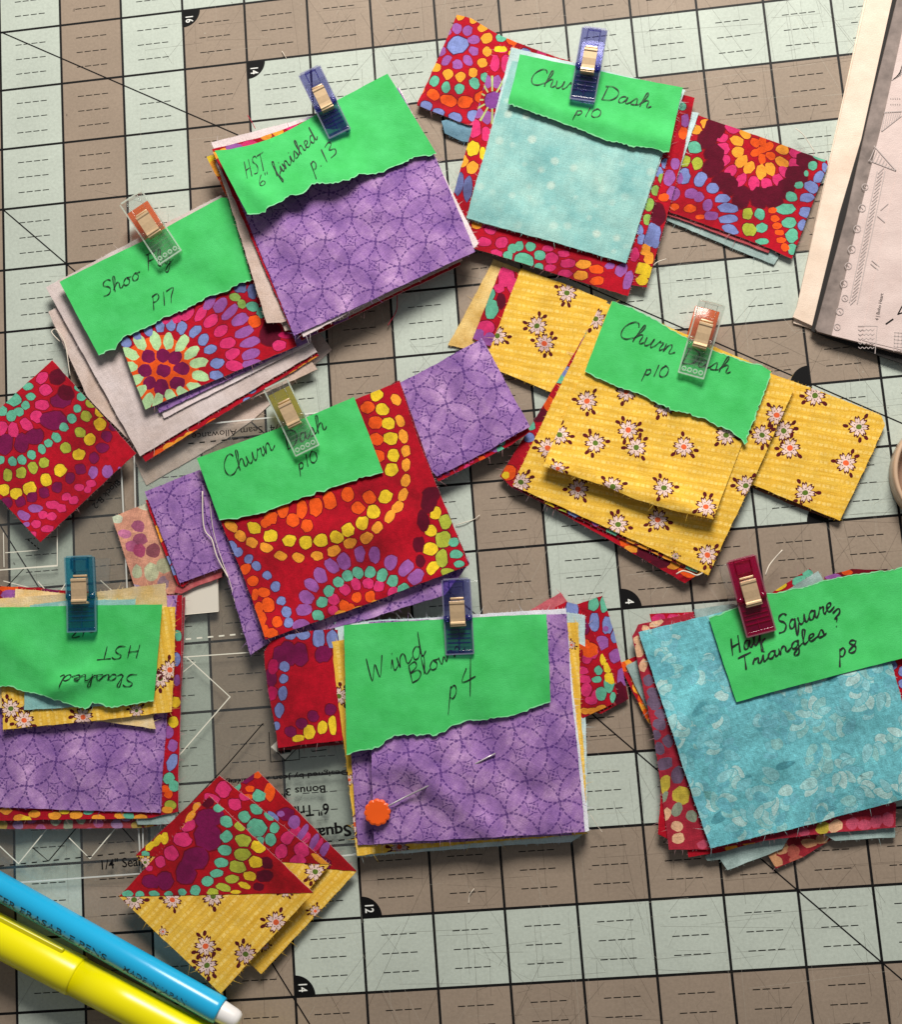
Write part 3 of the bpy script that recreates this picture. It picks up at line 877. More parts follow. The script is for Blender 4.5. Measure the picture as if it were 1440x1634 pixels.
for p_ in ([(432, 1192), (442, 1182), (442, 1201)], [(446, 1204), (464, 1202), (455, 1212)]):
    ac = Acc(); ac.poly([tuple(P(*q, ZR))[:2] for q in p_][::-1], ZR); ac.obj('white_corner', M_WHITEINK, ra)
ac = Acc(); ac.poly([tuple(P(*q, ZR))[:2] for q in ((444, 1198), (466, 1195), (464, 1200), (446, 1202))][::-1], ZR); ac.obj('black_corner', M_BLACK, ra)
setp(WA.dash.obj('white_dashes', M_WHITEINK, ra), kind='stuff'); setp(BA.dash.obj('black_dashes', M_BLACK, ra), kind='stuff')
for t_, p_, q_, h_, bo in (('Square', (560, 1316), (482, 1325), .155, .03), ('6" Triangles', (525, 1282), (420, 1292), .155, .02), ('Bonus 3"', (520, 1253), (448, 1259), .105, .02),
                           ('Designed by Jean Ann Wright', (556, 1228), (345, 1246), .075, .012), ('1/4" Seam Allowance', (452, 676), (306, 692), .105, .0)):
    text_on(t_, p_, q_, h_, ZR + .001, M_BLACK, ra, 'lettering', bo)
st_ = slab('white_sticker', [(268, 936), (348, 924), (349.5, 976), (275, 983)], A0, .1006, .1056, M_STICKER,
           'small blank white square sticker on the clear template, half under the purple strip', 'sticker')
wb, bb = WB_, BB
rl(wb, [(-20, 911), (91, 902.5), (91, 842)]); rl(wb, [(8, 882), (60, 878)], .012); rl(wb, [(5, 850), (6, 905)], .012)
rl(wb, [(-30, 1323), (29, 1378), (80, 1316)]); rl(wb, [(110, 1337), (143, 1370), (188, 1317)]); rl(wb, [(5, 927), (75, 945)], .012)
rl(wb, [(60, 928), (75, 944)], .014); rl(wb, [(105, 930), (95, 945)], .014); rl(wb, [(160, 926), (178, 942)], .014)
rl(bb, [(51, 1352), (77, 1374), (124, 1318)], .016); rl(bb, [(193, 1319), (214, 1343)], .016); rl(bb, [(10, 937), (38, 907)], .014)
dashl(bb, (-20, 1384), (225, 1358), 14, .5, .018); dashl(bb, (44, 861), (64, 878), 4, .6, .018)
setp(BB.dash.obj('black_dashes', M_BLACK, rb), kind='stuff')
text_on('1/4" Seam Allowance', (158.5, 1388), (320, 1371), .135, ZR + .001, M_BLACK, rb, 'lettering', .012)
text_on('Block B-2', (187, 764), (146, 806), .10, ZR + .001, M_BLACK, rb, 'lettering', 0)

# ------------------------------------------------------------------ stack 1: Shoo Fly (left)
SFL = Stack(.014, A4((650, 700)), 0, 0, .002, 12, .008)
SF = Stack(.115, A4((650, 700)), 0, 0, .014, 11)
crumple(SF, A4, (100, 100, 1200, 1200), 41)
GS = 'fabric pieces in the Shoo Fly stack'
sheet('fabric_square', [(230, 900), (1300, 700), (1352, 772), (1000, 1085), (870, 1180), (500, 1395), (440, 1270)], A4, SFL, 0, M_CREAM,
      'tan lining fabric at the very bottom of the Shoo Fly stack', 'fabric', GS, t=.008)
sheet('fabric_square', [(48, 598), (800, 220), (1287, 862), (455, 1225), (225, 985)], A4, SF, 1, M_CREAM,
      'pale lilac-tan fabric with a looped loose thread, second lowest under Shoo Fly', 'fabric', GS)
pr = Pr(3); pr.many('org', 70, 40, [(560, 1245), (640, 1205), (720, 1165), (800, 1115), (880, 1085), (950, 1040)], -.5)
pr.many('amb', 55, 26, [(600, 1215), (690, 1165), (650, 1190), (1180, 880), (1225, 850), (1270, 820)], -.5); pr.many('blu', 40, 26, [(965, 1005), (985, 960), (1000, 1025)], -.4)
pr.many('amb', 40, 26, [(120, 640), (130, 660)], 1.1)
sheet('fabric_square', [(62, 525), (820, 150), (1292, 800), (495, 1287)], A4, SF, 2, M_PRINT,
      'red dotted fabric with orange blobs peeking out under the white square, Shoo Fly stack', 'fabric', GS, pr.out(A4))
sheet('fabric_square', [(37, 485), (842, 62), (1285, 782), (470, 1262)], A4, SF, 3, M_CREAM3,
      'large pale pinkish white fabric square, plain side up, in the Shoo Fly stack', 'fabric', GS)
for i_, (pts, m_, lb) in enumerate((
    ([(290, 440), (1180, 350), (1255, 742), (580, 1087)], M_CREAM2, 'narrow cream fabric edge below the purple edges in the Shoo Fly stack'),
    ([(285, 440), (1180, 350), (1245, 735), (560, 1062)], M_PURPLE, 'lower of two purple fabric edges under the Shoo Fly sunburst'),
    ([(280, 440), (1180, 350), (1235, 722), (530, 1040)], M_PURPLE, 'upper of two purple fabric edges just under the Shoo Fly sunburst'))):
    sheet('fabric_square', pts, A4, SF, 4 + i_, m_, lb, 'fabric', GS)
pr = Pr(5)
f0 = [(blob(578, 868, 330, 322, 0, random.Random(1), 24, .03), C['org'])]
pr.halo = False; pr.many('plum', 62, 60, [(577, 868, 66, 60), (490, 867), (510, 803), (572, 800), (628, 808), (660, 858, 74, 60), (640, 925), (565, 950, 66, 78), (512, 925)])
for x, y, a in ((470, 738, -2.2), (541, 733, -1.7), (600, 728, -1.5), (662, 745, -1.0), (710, 782, -.6), (738, 832, -.2), (745, 893, .1), (722, 946, .4), (428, 792, -2.7), (422, 850, 3.1), (445, 912, 2.7), (468, 965, 2.4), (505, 1010, 2.0), (552, 1010, 1.8), (612, 992, 1.2), (668, 975, .8)):
    pr.d(x, y, 84, 46, 'mint', a)
pr.halo = True
pr.rad('blu', 60, 42, (578, 868), [(400, 735), (452, 700), (505, 680), (562, 667), (612, 655), (662, 668), (722, 690), (763, 725), (790, 770), (822, 835), (822, 890)])
pr.rad('pink', 72, 46, (578, 868), [(590, 625), (640, 615), (690, 606), (748, 610), (795, 640), (838, 688), (870, 742), (897, 790), (906, 846)])
pr.rad('lil', 86, 44, (578, 868), [(790, 552, 80, 56, -1.0), (842, 566, 84, 56, -1.0), (886, 598, 90, 54, -.9), (925, 636, 96, 60, -.7), (952, 690, 88, 48, -.5), (972, 738, 92, 46, -.3), (982, 790, 96, 46, -.2), (985, 838, 80, 30, -.2)])
pr.many('grn', 50, 36, [(860, 495), (905, 531), (940, 561, 40, 40)]); pr.many('teal', 60, 44, [(985, 574), (1025, 600, 40, 50)])
pr.many('slate', 58, 42, [(928, 488), (985, 505, 40, 70)]); pr.d(1000, 641, 62, 54, 'org'); pr.d(1065, 700, 90, 120, 'dark'); pr.d(1112, 752, 60, 46, 'pink'); pr.d(1140, 705, 70, 30, 'mag')
sheet('fabric_square', [(285, 470), (965, 180), (1190, 755), (495, 1047)], A4, SF, 7, M_PRINT,
      'red fabric square with an orange sunburst of mint and pink petals, top of Shoo Fly', 'fabric', GS, [(A4.l(p), c) for p, c in f0] + pr.out(A4))
tp = jag([(985, 450), (940, 462), (900, 480), (872, 500), (850, 508), (790, 522), (740, 550), (700, 572), (640, 600), (590, 617), (560, 637), (500, 667), (450, 690), (400, 708), (375, 735), (355, 770), (330, 772), (310, 777), (280, 798)], 621)
n1 = note([(100, 460), (275, 372), (500, 262), (700, 150), (845, 72), (880, 75)] + tp, A4, SF, 8, 'green note reading Shoo Fly P17 under the orange and clear clip')
torn_edge(n1, tp, A4)
handwrite(n1, A4, [('Shoo', (305, 532), (478, 440), 33), ('Fly', (500, 412), (625, 368), 38), ('P17', (530, 590), (640, 545), 33)])

# ------------------------------------------------------------------ stack 2: HST 6" finished
HS = Stack(.335, A1((300, 900)), -.028, -.01, .012, 23)
crumple(HS, A1, (150, 300, 1250, 1250), 42)
GH = 'fabric pieces in the HST 6 inch stack'
pr = Pr(8); pr.many('lil', 60, 44, [(210, 440), (240, 430)]); pr.many('pink', 60, 40, [(290, 425), (330, 405), (420, 370), (470, 350)], -.4); pr.many('yel', 40, 50, [(120, 480), (150, 455), (95, 510)]); pr.many('amb', 40, 44, [(360, 400), (130, 560), (120, 530)])
pr.many('lil', 70, 30, [(700, 1245), (560, 1310)], -.4); pr.many('org', 40, 60, [(170, 640), (160, 600)])
sheet('fabric_square', [(85, 490), (945, 185), (1255, 985), (985, 1112), (522, 1335)], A1, HS, 0, M_PRINT,
      'red dotted fabric square lowest in the HST stack, red lower edge showing', 'fabric', GH, pr.out(A1))
sheet('fabric_square', [(125, 520), (960, 200), (1262, 965), (700, 1240), (445, 1290)], A1, HS, 1, M_CREAM,
      'tan reverse fabric with a worn lower edge under the purple HST square', 'fabric', GH)
pr = Pr(9); pr.many('amb', 50, 40, [(120, 485), (165, 470), (410, 375), (360, 395)]); pr.many('pink', 70, 40, [(290, 432), (250, 450), (470, 350)]); pr.many('lil', 80, 40, [(210, 447)]); pr.many('red', 30, 30, [(180, 700)])
sheet('fabric_square', [(110, 455), (330, 402), (560, 318), (958, 180), (1240, 900), (470, 1278)], A1, HS, 4.5, M_PRINT,
      'red fabric with amber and pink dots showing along the top of the HST note', 'fabric', GH, pr.out(A1))
sheet('fabric_square', [(125, 500), (950, 190), (1290, 905), (430, 1252), (362, 1254)], A1, HS, 3, M_CREAM,
      'plain cream fabric strip sticking out left of the purple HST square', 'fabric', GH)
sheet('fabric_square', [(106, 424), (300, 375), (560, 306), (972, 172), (1336, 888), (1322, 905), (530, 1318)], A1, HS, 4, M_CREAM2,
      'whitish fabric edge right behind the purple HST square', 'fabric', GH)
HB = sumf(ridge((420, 330), (620, 470), .022, .12, A0), ridge((500, 280), (700, 420), .02, .15, A0))
sheet('fabric_square', [(215, 640), (560, 420), (930, 200), (966, 172), (1137, 490), (1321, 926), (1180, 990), (487, 1312)], A1, HS, 5, M_PURPLE,
      'large purple square with dashed circles on top of the HST 6 inch stack', 'fabric', GH, bendf=HB, uvang=ang(A1, (487, 1310), (1318, 928)) + .32)
tp = jag([(1142, 475), (1108, 487), (1070, 488), (1040, 492), (1000, 515), (975, 525), (930, 540), (900, 562), (850, 570), (815, 574), (790, 580), (770, 602), (735, 618), (700, 630), (640, 634), (580, 635), (562, 660), (540, 680), (520, 686), (480, 690), (455, 715), (420, 732), (385, 745), (370, 770), (330, 778), (290, 778)], 409)
def hstlift(x, y):
    a_, b_ = P(540, 170), P(583, 300); dx, dy = b_.x - a_.x, b_.y - a_.y; L = math.hypot(dx, dy)
    v = -((x - a_.x) * dy - (y - a_.y) * dx) / L          # + to the right of the crease
    a2, b2 = P(*A1((132, 478))), P(*A1((560, 322))); dn = ((x - a2.x) * (b2.y - a2.y) - (y - a2.y) * (b2.x - a2.x)) / math.hypot(b2.x - a2.x, b2.y - a2.y)
    k_ = 1 / (1 + math.exp(v / .06))
    return HB(x, y) + .012 + .085 * k_ * min(1.3, max(0, dn)) ** 1.6 + (.05 * (math.sqrt(v * v + .01) - v) / 2 if v < 1 else 0) + .02 * math.exp(-(v / .12) ** 2)
n2 = note([(132, 478), (200, 472), (300, 448), (380, 420), (450, 387), (560, 322), (720, 215), (820, 160), (918, 110)] + tp, A1, HS, 6, 'green note reading HST 6" finished p. 13 creased beside a blue clip', hstlift)
torn_edge(n2, tp, A1)
handwrite(n2, A1, [('HST', (285, 612), (375, 565), 42), ('6"', (345, 655), (395, 625), 27)], .014, M_INK, 'faint_handwriting')
handwrite(n2, A1, [('finished', (425, 605), (605, 415), 36), ('p.', (582, 585), (632, 545), 42), ('13', (638, 540), (700, 482), 36)])

# ------------------------------------------------------------------ stack 3: Churn Dash (top, mint)
CT = Stack(.03, A2((850, 700)), 0, 0, .012, 31)
crumple(CT, A2, (350, 300, 1300, 1300), 43)
GT = 'fabric pieces in the mint topped Churn Dash stack'
sheet('fabric_roll', [(200, 598), (225, 590), (560, 620), (540, 720), (300, 692), (215, 655)], A2, CT, 0, M_STEEL, 'rolled blue-grey fabric end under the folded red strip', 'fabric', GT,
      bendf=ridge((200, 620), (420, 650), .05, .16, A2))
pr = Pr(12)
pr.d(275, 220, 92, 88, 'blu'); pr.ring(275, 222, 88, 10, 44, 54, 'lil'); pr.ring(275, 222, 150, 15, 46, 50, 'amb'); pr.ring(275, 222, 212, 19, 46, 58, 'teal'); pr.ring(275, 222, 278, 20, 76, 58, 'org'); pr.ring(275, 222, 350, 26, 60, 56, 'blu'); pr.ring(275, 222, 410, 30, 60, 56, 'pink')
sheet('fabric_strip', [(275, 72), (345, 90), (470, 165), (560, 205), (860, 310), (700, 650), (330, 618), (80, 520), (85, 500)], A2, CT, 1, M_PRINT,
      'folded red strip with a blue-centred dot rosette, upper left of the mint square', 'fabric', GT, pr.out(A2), bendf=curl((80, 520), (330, 618), .05, .3, A2))
sheet('fabric_strip', [(175, 955), (640, 1115), (690, 1150), (665, 1190), (500, 1125), (170, 985)], A3, CT, 0, M_GREYTEAL, 'grey-green lining edge under the right red strip', 'fabric', GT)
sheet('fabric_strip', [(178, 935), (660, 1095), (640, 1138), (180, 965)], A3, CT, 1, mk_mottle('muted_red_reverse', [(.3, (150, 50, 60)), (.7, (196, 96, 100))], 4), 'muted red underside edge of the right red strip', 'fabric', GT)
pr = Pr(14)
pr.rad('org', 46, 36, (612, 672), [(578, 640), (642, 658), (582, 688), (650, 700), (612, 716), (612, 672), (614, 632)])
pr.rad('amb', 64, 44, (610, 660), [(368, 560, 56, 48), (312, 582, 50, 42), (497, 633, 58, 40), (504, 683, 66, 44), (520, 724, 54, 46, -.4), (553, 755, 70, 40, 1.4), (607, 770, 52, 36, 1.3), (648, 758, 54, 40, 1.0), (702, 730, 56, 44, .5), (705, 672, 78, 46), (537, 598, 56, 34, .3)])
pr.rad('pink', 62, 46, (610, 660), [(480, 577, 60, 34), (432, 620, 50, 60), (437, 668, 56, 60), (440, 720, 62, 50), (468, 772, 68, 50, -.5), (515, 812, 40, 52), (575, 828, 42, 66), (632, 825, 42, 50), (684, 808, 50, 56), (716, 775, 46, 44), (755, 737, 36, 40), (770, 686, 60, 36)])
pr.rad('dark', 92, 80, (610, 660), [(367, 628), (395, 690), (390, 752, 84, 90), (435, 815), (465, 830), (520, 882, 84, 70), (600, 892, 78, 76), (660, 890, 76, 70), (718, 850, 80, 70), (770, 790), (815, 720), (395, 577, 60, 40)])
pr.many('teal', 56, 56, [(310, 664), (868, 705, 60, 30, .4), (838, 745, 40, 40), (810, 780, 20, 26), (776, 832, 40, 30), (745, 885, 50, 42), (722, 940, 86, 50), (735, 1002, 62, 46), (747, 1060, 60, 58), (600, 962, 46, 50), (608, 1025, 52, 42), (615, 1085, 62, 28), (750, 1120, 40, 50)])
pr.many('lime', 48, 56, [(262, 724), (318, 735), (547, 960, 46, 50), (552, 1032, 58, 58)])
pr.many('blu', 52, 66, [(264, 792), (336, 806, 50, 66, .4), (386, 846, 52, 50), (430, 893, 64, 38), (460, 936, 86, 42), (462, 985, 82, 40), (470, 1032, 80, 40, .3), (866, 795, 40, 60, .5), (832, 840, 66, 46, .4), (812, 888, 64, 40), (806, 954, 60, 44), (795, 1012, 40, 46), (893, 752, 26, 44)])
pr.many('lil', 46, 54, [(290, 870, 58, 50), (328, 886, 46, 46), (364, 922, 48, 54), (384, 970, 58, 42), (216, 872, 50, 56), (240, 800, 30, 50)])
pr.many('org', 40, 34, [(215, 930), (288, 938, 58, 36), (330, 975, 40, 22), (660, 946, 40, 26), (668, 982, 42, 30), (678, 1016, 42, 30), (688, 1046, 42, 26), (696, 1080, 44, 26), (716, 1112, 40, 34)])
sheet('fabric_strip', [(150, 450), (330, 520), (640, 628), (905, 722), (908, 740), (745, 1163), (650, 1118), (180, 948)], A3, CT, 2, M_PRINT,
      'red strip with an orange and pink dot rosette, right of the mint square', 'fabric', GT, pr.out(A3))
sheet('fabric_square', [(150, 470), (297, 502), (326, 508), (206, 872), (100, 850)], A3, CT, 3, M_PALEBLUE, 'thin pale mint fabric edge beside the right red strip', 'fabric', GT)
pr = Pr(15); pr.many('lil', 56, 76, [(1332, 945), (1312, 870), (1345, 800, 40, 60), (1390, 590, 40, 60)]); pr.many('org', 50, 40, [(1285, 966), (1380, 650, 40, 60)]); pr.many('blu', 70, 90, [(1240, 1138), (1245, 1190, 44, 40), (1220, 1160)]); pr.many('amb', 50, 60, [(1195, 1222), (1216, 1262)]); pr.many('yel', 80, 56, [(1182, 1312), (1180, 1370, 60, 50), (1210, 1330)]); pr.d(1260, 1050, 70, 110, 'dark'); pr.many('teal', 40, 40, [(1376, 520)])
sheet('fabric_square', [(480, 225), (1438, 478), (1380, 760), (1202, 1405), (1100, 1390), (300, 1150)], A2, CT, 4, M_PRINT,
      'lower of two red dotted squares under the mint square, yellow dots at its corner', 'fabric', GT, pr.out(A2))
pr = Pr(16)
pr.many('pink', 42, 84, [(458, 308), (510, 312), (362, 630, 62, 86), (415, 655, 44, 70), (500, 250, 40, 20)]); pr.many('yel', 56, 72, [(350, 725, 58, 74, .3), (312, 706, 34, 56), (398, 750, 30, 60), (490, 240, 60, 30), (550, 262, 50, 30)]); pr.many('amb', 56, 60, [(300, 786), (352, 820)])
pr.many('slate', 48, 108, [(282, 900, 48, 104, .15), (326, 920, 48, 120, .1)]); pr.ring(447, 488, 92, 12, 44, 62, 'lil'); pr.d(452, 490, 84, 84, 'lildk')
pr.many('pink', 62, 48, [(382, 1100, 62, 30), (436, 1122, 56, 50), (410, 1182, 66, 46), (492, 1186, 60, 54), (465, 1242, 56, 40), (740, 1262, 60, 56), (800, 1240, 58, 30), (815, 1287, 76, 42), (730, 1310, 50, 34), (800, 1337, 70, 38), (1146, 1245, 44, 70), (720, 1215, 50, 30)])
pr.many('teal', 50, 52, [(600, 1275, 92, 72), (546, 1215, 40, 50), (578, 1203, 40, 46), (632, 1206, 48, 46), (678, 1247, 52, 46), (526, 1252, 46, 46), (672, 1305, 46, 36)])
pr.many('amb', 72, 44, [(890, 1291), (880, 1346), (370, 1098, 50, 40)]); pr.many('org', 66, 44, [(960, 1317), (958, 1372)]); pr.many('lil', 46, 70, [(1076, 1320, 50, 70, .4), (1110, 1370, 44, 90, .3), (1020, 1300, 50, 30)])
pr.many('blu', 40, 46, [(1176, 1170), (1166, 1124), (1262, 840), (1294, 800)]); pr.many('grn', 44, 50, [(1210, 1075), (1216, 1002, 52, 60), (1250, 932), (1280, 872)]); pr.many('lil', 40, 60, [(1330, 800), (1345, 740)]); pr.many('org', 40, 50, [(1345, 690), (1360, 640)]); pr.many('teal', 34, 44, [(1378, 520)]); pr.d(1300, 700, 30, 60, 'pink')
pf = pr.out(A2)
for i in range(12):
    a = i * math.pi / 6
    pf.append((A2.l([(447 + math.cos(a + s_) * q, 488 + math.sin(a + s_) * q) for s_, q in ((-.09, 42), (-.05, 118), (.05, 118), (.09, 42))]), lin((186, 206, 130))))
sheet('fabric_square', [(465, 215), (1382, 470), (1310, 760), (1112, 1447), (700, 1320), (240, 1180), (255, 955)], A2, CT, 5, M_PRINT,
      'upper red dotted square directly under the mint square, lilac flower at its left', 'fabric', GT, pf)
sheet('fabric_square', [(540, 232), (820, 300), (1392, 440), (1110, 1270), (330, 1075)], A2, CT, 6, M_PALEBLUE, 'pale mint fabric square just beneath the top mint square', 'fabric', GT)
sheet('fabric_square', [(545, 298), (1372, 450), (1278, 745), (1102, 1287), (700, 1170), (320, 1066)], A2, CT, 7, M_MINT,
      'mint green square with faint white snow dots on top of its stack', 'fabric', GT, uvang=ang(A2, (320, 1066), (1102, 1287)))
CTB = curl((525, 512), (1312, 748), .06, .45, A2)
tp = jag([(1312, 748), (1260, 735), (1230, 726), (1200, 725), (1140, 720), (1080, 702), (1010, 690), (940, 660), (880, 635), (800, 610), (760, 590), (700, 572), (640, 552), (590, 530), (525, 512)], 170)
n3 = note([(582, 265), (835, 317), (1100, 376), (1380, 428)] + tp, A2, CT, 8, 'green note reading Churn Dash p10 on the mint square under a dark blue clip', CTB)
torn_edge(n3, tp, A2)
handwrite(n3, A2, [('Churn', (625, 412), (905, 455), 42), ('Dash', (975, 485), (1222, 530), 36), ('p10', (842, 570), (975, 584), 27)])

# ------------------------------------------------------------------ stack 4: Churn Dash (yellow)
CY = Stack(.03, A5((850, 750)), 0, 0, .012, 41)
crumple(CY, A5, (350, 300, 1350, 1300), 44)
GY = 'fabric pieces in the yellow Churn Dash stack'
YA = ang(A5, (450, 925), (1165, 1150)) + .12
def yfl(T_, lst, wd=76, seed=1):
    out = []
    for i, t_ in enumerate(lst): out += flower(T_, t_[0], t_[1], t_[3] if len(t_) > 3 else wd, seed * 50 + i, t_[2])
    return out
sheet('fabric_strip', [(235, 35), (420, 110), (700, 240), (560, 560), (120, 418), (40, 402)], A5, CY, 0, M_TAN, 'tan reverse-side strip sticking out left of the folded yellow strip', 'fabric', GY)
pr = Pr(21); pr.many('pink', 70, 66, [(285, 110, 66, 80), (320, 150, 56, 60), (205, 330, 70, 60), (260, 160, 40, 40)]); pr.many('teal', 48, 80, [(230, 248, 52, 84, .3), (215, 190, 40, 60, .5)]); pr.many('lil', 50, 50, [(170, 355), (215, 375)]); pr.d(265, 215, 40, 60, 'dark')
sheet('fabric_strip', [(268, 68), (340, 95), (680, 250), (520, 560), (240, 420), (145, 375)], A5, CY, 1, M_PRINT, 'red dotted strip tucked between the tan and yellow strips at left', 'fabric', GY, pr.out(A5))
sheet('fabric_strip', [(352, 76), (540, 142), (720, 215), (600, 420), (478, 602), (265, 515), (195, 480)], A5, CY, 2, M_YELLOW,
      'folded yellow flower strip left of the yellow square, next to the purple strip', 'fabric', GY, yfl(A5, [(548, 180, 'g'), (420, 320, 'g'), (250, 362, 'g'), (452, 395, 'o')], 76, 1), base=lin((222, 168, 30)), featmat=M_PRINT, uvang=YA)
sheet('fabric_strip', [(470, 830), (780, 930), (1050, 1086), (985, 1072), (720, 975), (480, 868)], A6, CY, 0, mk_mottle('brown_red_underside', [(.3, (96, 52, 40)), (.7, (140, 86, 66))], 5), 'dark brown-red underside edge below the right yellow strip', 'fabric', GY)
sheet('fabric_strip', [(560, 130), (800, 215), (1060, 310), (1310, 412), (1333, 472), (1045, 1084), (760, 965), (480, 850), (300, 500)], A6, CY, 2, M_YELLOW,
      'folded yellow flower strip right of the yellow square, frayed at its far end', 'fabric', GY, yfl(A6, [(885, 285, 'g'), (1165, 485, 'g'), (685, 510, 'g'), (725, 620, 'o'), (1085, 715, 'o'), (825, 905, 'g')], 122, 2), base=lin((222, 168, 30)), featmat=M_PRINT, uvang=YA, fray=18)
pr = Pr(22); pr.many('org', 60, 60, [(300, 945, 54, 60), (470, 650, 50, 64), (1060, 1370, 80, 40, .3), (800, 1245, 60, 30)]); pr.many('teal', 36, 40, [(520, 545), (395, 745)]); pr.many('blu', 46, 40, [(385, 795), (545, 515)]); pr.many('amb', 60, 30, [(820, 1270), (1000, 1340)]); pr.many('yel', 30, 30, [(285, 955)]); pr.many('dark', 80, 60, [(880, 1290), (950, 1320), (430, 700)])
sheet('fabric_square', [(640, 330), (1420, 540), (1110, 1372), (1050, 1415), (700, 1215), (310, 1005), (262, 960)], A5, CY, 3, M_PRINT,
      'dark red dotted square showing as a border below the yellow squares', 'fabric', GY, pr.out(A5))
pr = Pr(23); 
sheet('fabric_square', [(628, 350), (735, 225), (1420, 540), (1120, 1380), (318, 1010), (395, 850)], A5, CY, 4, M_PRINT,
      'plum and red fabric sandwiched below the larger yellow square', 'fabric', GY, rnd_rings(A5, [(300, 300), (1400, 1400)], 5, 60), base=C['crim'])
sheet('fabric_square', [(697, 215), (1517, 583), (1340, 980), (1150, 1382), (740, 1190), (315, 1000)], A5, CY, 5, M_YELLOW,
      'larger yellow square with pink and orange flowers, frayed lower corner', 'fabric', GY,
      yfl(A5, [(350, 985, 'g'), (595, 1015, 'o'), (765, 1165, 'g'), (935, 1145, 'o'), (1145, 1295, 'o'), (1310, 1000, 'g'), (1378, 785, 'g'), (465, 840, 'o'), (1440, 700, 'o'), (670, 290, 'g'), (1010, 1300, 'g', 30)], 80, 3), base=lin((222, 168, 30)), featmat=M_PRINT, uvang=YA)
CYB = sumf(curl((450, 925), (1165, 1150), .15, .8, A5))
sheet('fabric_square', [(738, 215), (1418, 512), (1290, 830), (1165, 1150), (985, 1108), (840, 1065), (700, 1005), (445, 925), (575, 610)], A5, CY, 6, M_YELLOW,
      'smaller yellow flower square with a lifted lower edge under the Churn Dash note', 'fabric', GY,
      yfl(A5, [(632, 640, 'o'), (668, 820, 'g'), (808, 763, 'o'), (842, 838, 'g'), (1045, 835, 'o'), (1225, 785, 'g'), (740, 1012, 'g'), (958, 1014, 'g'), (1136, 1095, 'o'), (508, 935, 'o', 60), (962, 662, 'g'), (515, 785, 'g'), (800, 600, 'o')], 80, 4), base=lin((226, 172, 32)), featmat=M_PRINT, uvang=YA, bendf=CYB)
tp = jag([(1418, 515), (1305, 822), (1290, 800), (1272, 788), (1240, 762), (1180, 740), (1150, 722), (1120, 710), (1060, 690), (1000, 680), (950, 655), (900, 630), (850, 602), (770, 580), (735, 565), (700, 550), (660, 530), (625, 512)], 918)
up = jag([(740, 215), (770, 228), (800, 235), (870, 266), (930, 298), (1000, 342), (1060, 372), (1120, 402), (1180, 430), (1240, 448), (1300, 470), (1380, 490)], 193, 3)
n4 = note(up + tp, A5, CY, 7, 'green note reading Churn Dash p10 on the yellow flower square', sumf(ridge((1060, 560), (1000, 690), .025, .15, A5), lambda x, y: CYB(x, y) * .5))
torn_edge(n4, tp[1:], A5); torn_edge(n4, up[::-1], A5)
handwrite(n4, A5, [('Churn', (762, 365), (1000, 445), 42), ('Dash', (1030, 478), (1240, 525), 36), ('p10', (868, 530), (975, 540), 28)])

# ------------------------------------------------------------------ stack 5: Churn Dash (red)
CR = Stack(.125, A7((700, 500)), 0, 0, .012, 51)
crumple(CR, A7, (300, 200, 1150, 900), 45)
GR = 'fabric pieces in the big red Churn Dash stack'
pr = Pr(31, False)
M_FADED = mk_printed('faded_reverse_print', .25)
for x, y, wd, ht, c in ((105, 575, 44, 36, (176, 96, 130)), (110, 620, 50, 40, (170, 90, 120)), (80, 640, 40, 40, (200, 110, 150)), (150, 655, 44, 44, (150, 84, 96)), (105, 655, 40, 44, (186, 80, 120)), (60, 600, 40, 30, (214, 130, 170)),
                        (100, 725, 34, 46, (206, 220, 178)), (145, 725, 46, 60, (210, 218, 176)), (190, 705, 50, 50, (196, 200, 160)), (185, 760, 40, 40, (176, 150, 160)), (30, 550, 40, 30, (214, 224, 196)), (120, 510, 40, 22, (224, 226, 196)), (90, 775, 40, 20, (190, 170, 200)), (215, 740, 40, 40, (206, 150, 130))):
    pr.f.append((blob(x, y, wd, ht, .2, pr.r), lin(c), 1))
sheet('fabric_strip', [(18, 545), (130, 500), (330, 470), (390, 700), (245, 795), (205, 772), (215, 800), (90, 790)][0:5] + [(205, 798), (92, 775)], A7, CR, 0, M_FADED,
      'faded pink reverse of a dotted strip, far left of the red stack', 'fabric', GR, pr.out(A7), base=lin((232, 168, 140)))
sheet('fabric_strip', [(236, 758), (380, 704), (378, 742), (300, 770), (245, 797), (222, 792)], A7, CR, 1, mk_mottle('rose_underside', [(.3, (170, 62, 72)), (.7, (214, 120, 120))], 5), 'rose underside edge below the left purple strip', 'fabric', GR)
pr = Pr(32); pr.many('amb', 24, 40, [(175, 610), (168, 590)]); pr.many('blu', 26, 34, [(200, 690), (222, 720)]); pr.d(185, 560, 40, 60, 'org')
sheet('fabric_strip', [(128, 490), (300, 420), (360, 690), (250, 775), (232, 765)], A7, CR, 2, M_PRINT, 'sliver of red fabric left of the purple strip end', 'fabric', GR, pr.out(A7))
sheet('fabric_strip', [(125, 462), (305, 390), (420, 500), (430, 660), (378, 712), (240, 762)], A7, CR, 3, M_PURPLE, 'purple strip end sticking out left of the Churn Dash note', 'fabric', GR)
sheet('fabric_strip', [(900, 150), (955, 130), (1300, 120), (1392, 264), (1330, 308), (1090, 428)], A7, CR, 4, M_PRINT, 'red and yellow dotted underside below the right purple strip', 'fabric', GR, rnd_rings(A7, [(1000, 300), (1300, 420)], 4, 30))
sheet('fabric_strip', [(880, 140), (955, 108), (1100, 35), (1234, -42), (1262, 10), (1330, 140), (1391, 250), (1240, 335), (1085, 412), (980, 300)], A7, CR, 5, M_PURPLE,
      'purple strip with a darker fold jutting out right of the red square', 'fabric', GR, bendf=ridge((1180, 60), (1330, 260), .05, .3, A7), uvang=ang(A7, (955, 108), (1234, -42)) + .6)
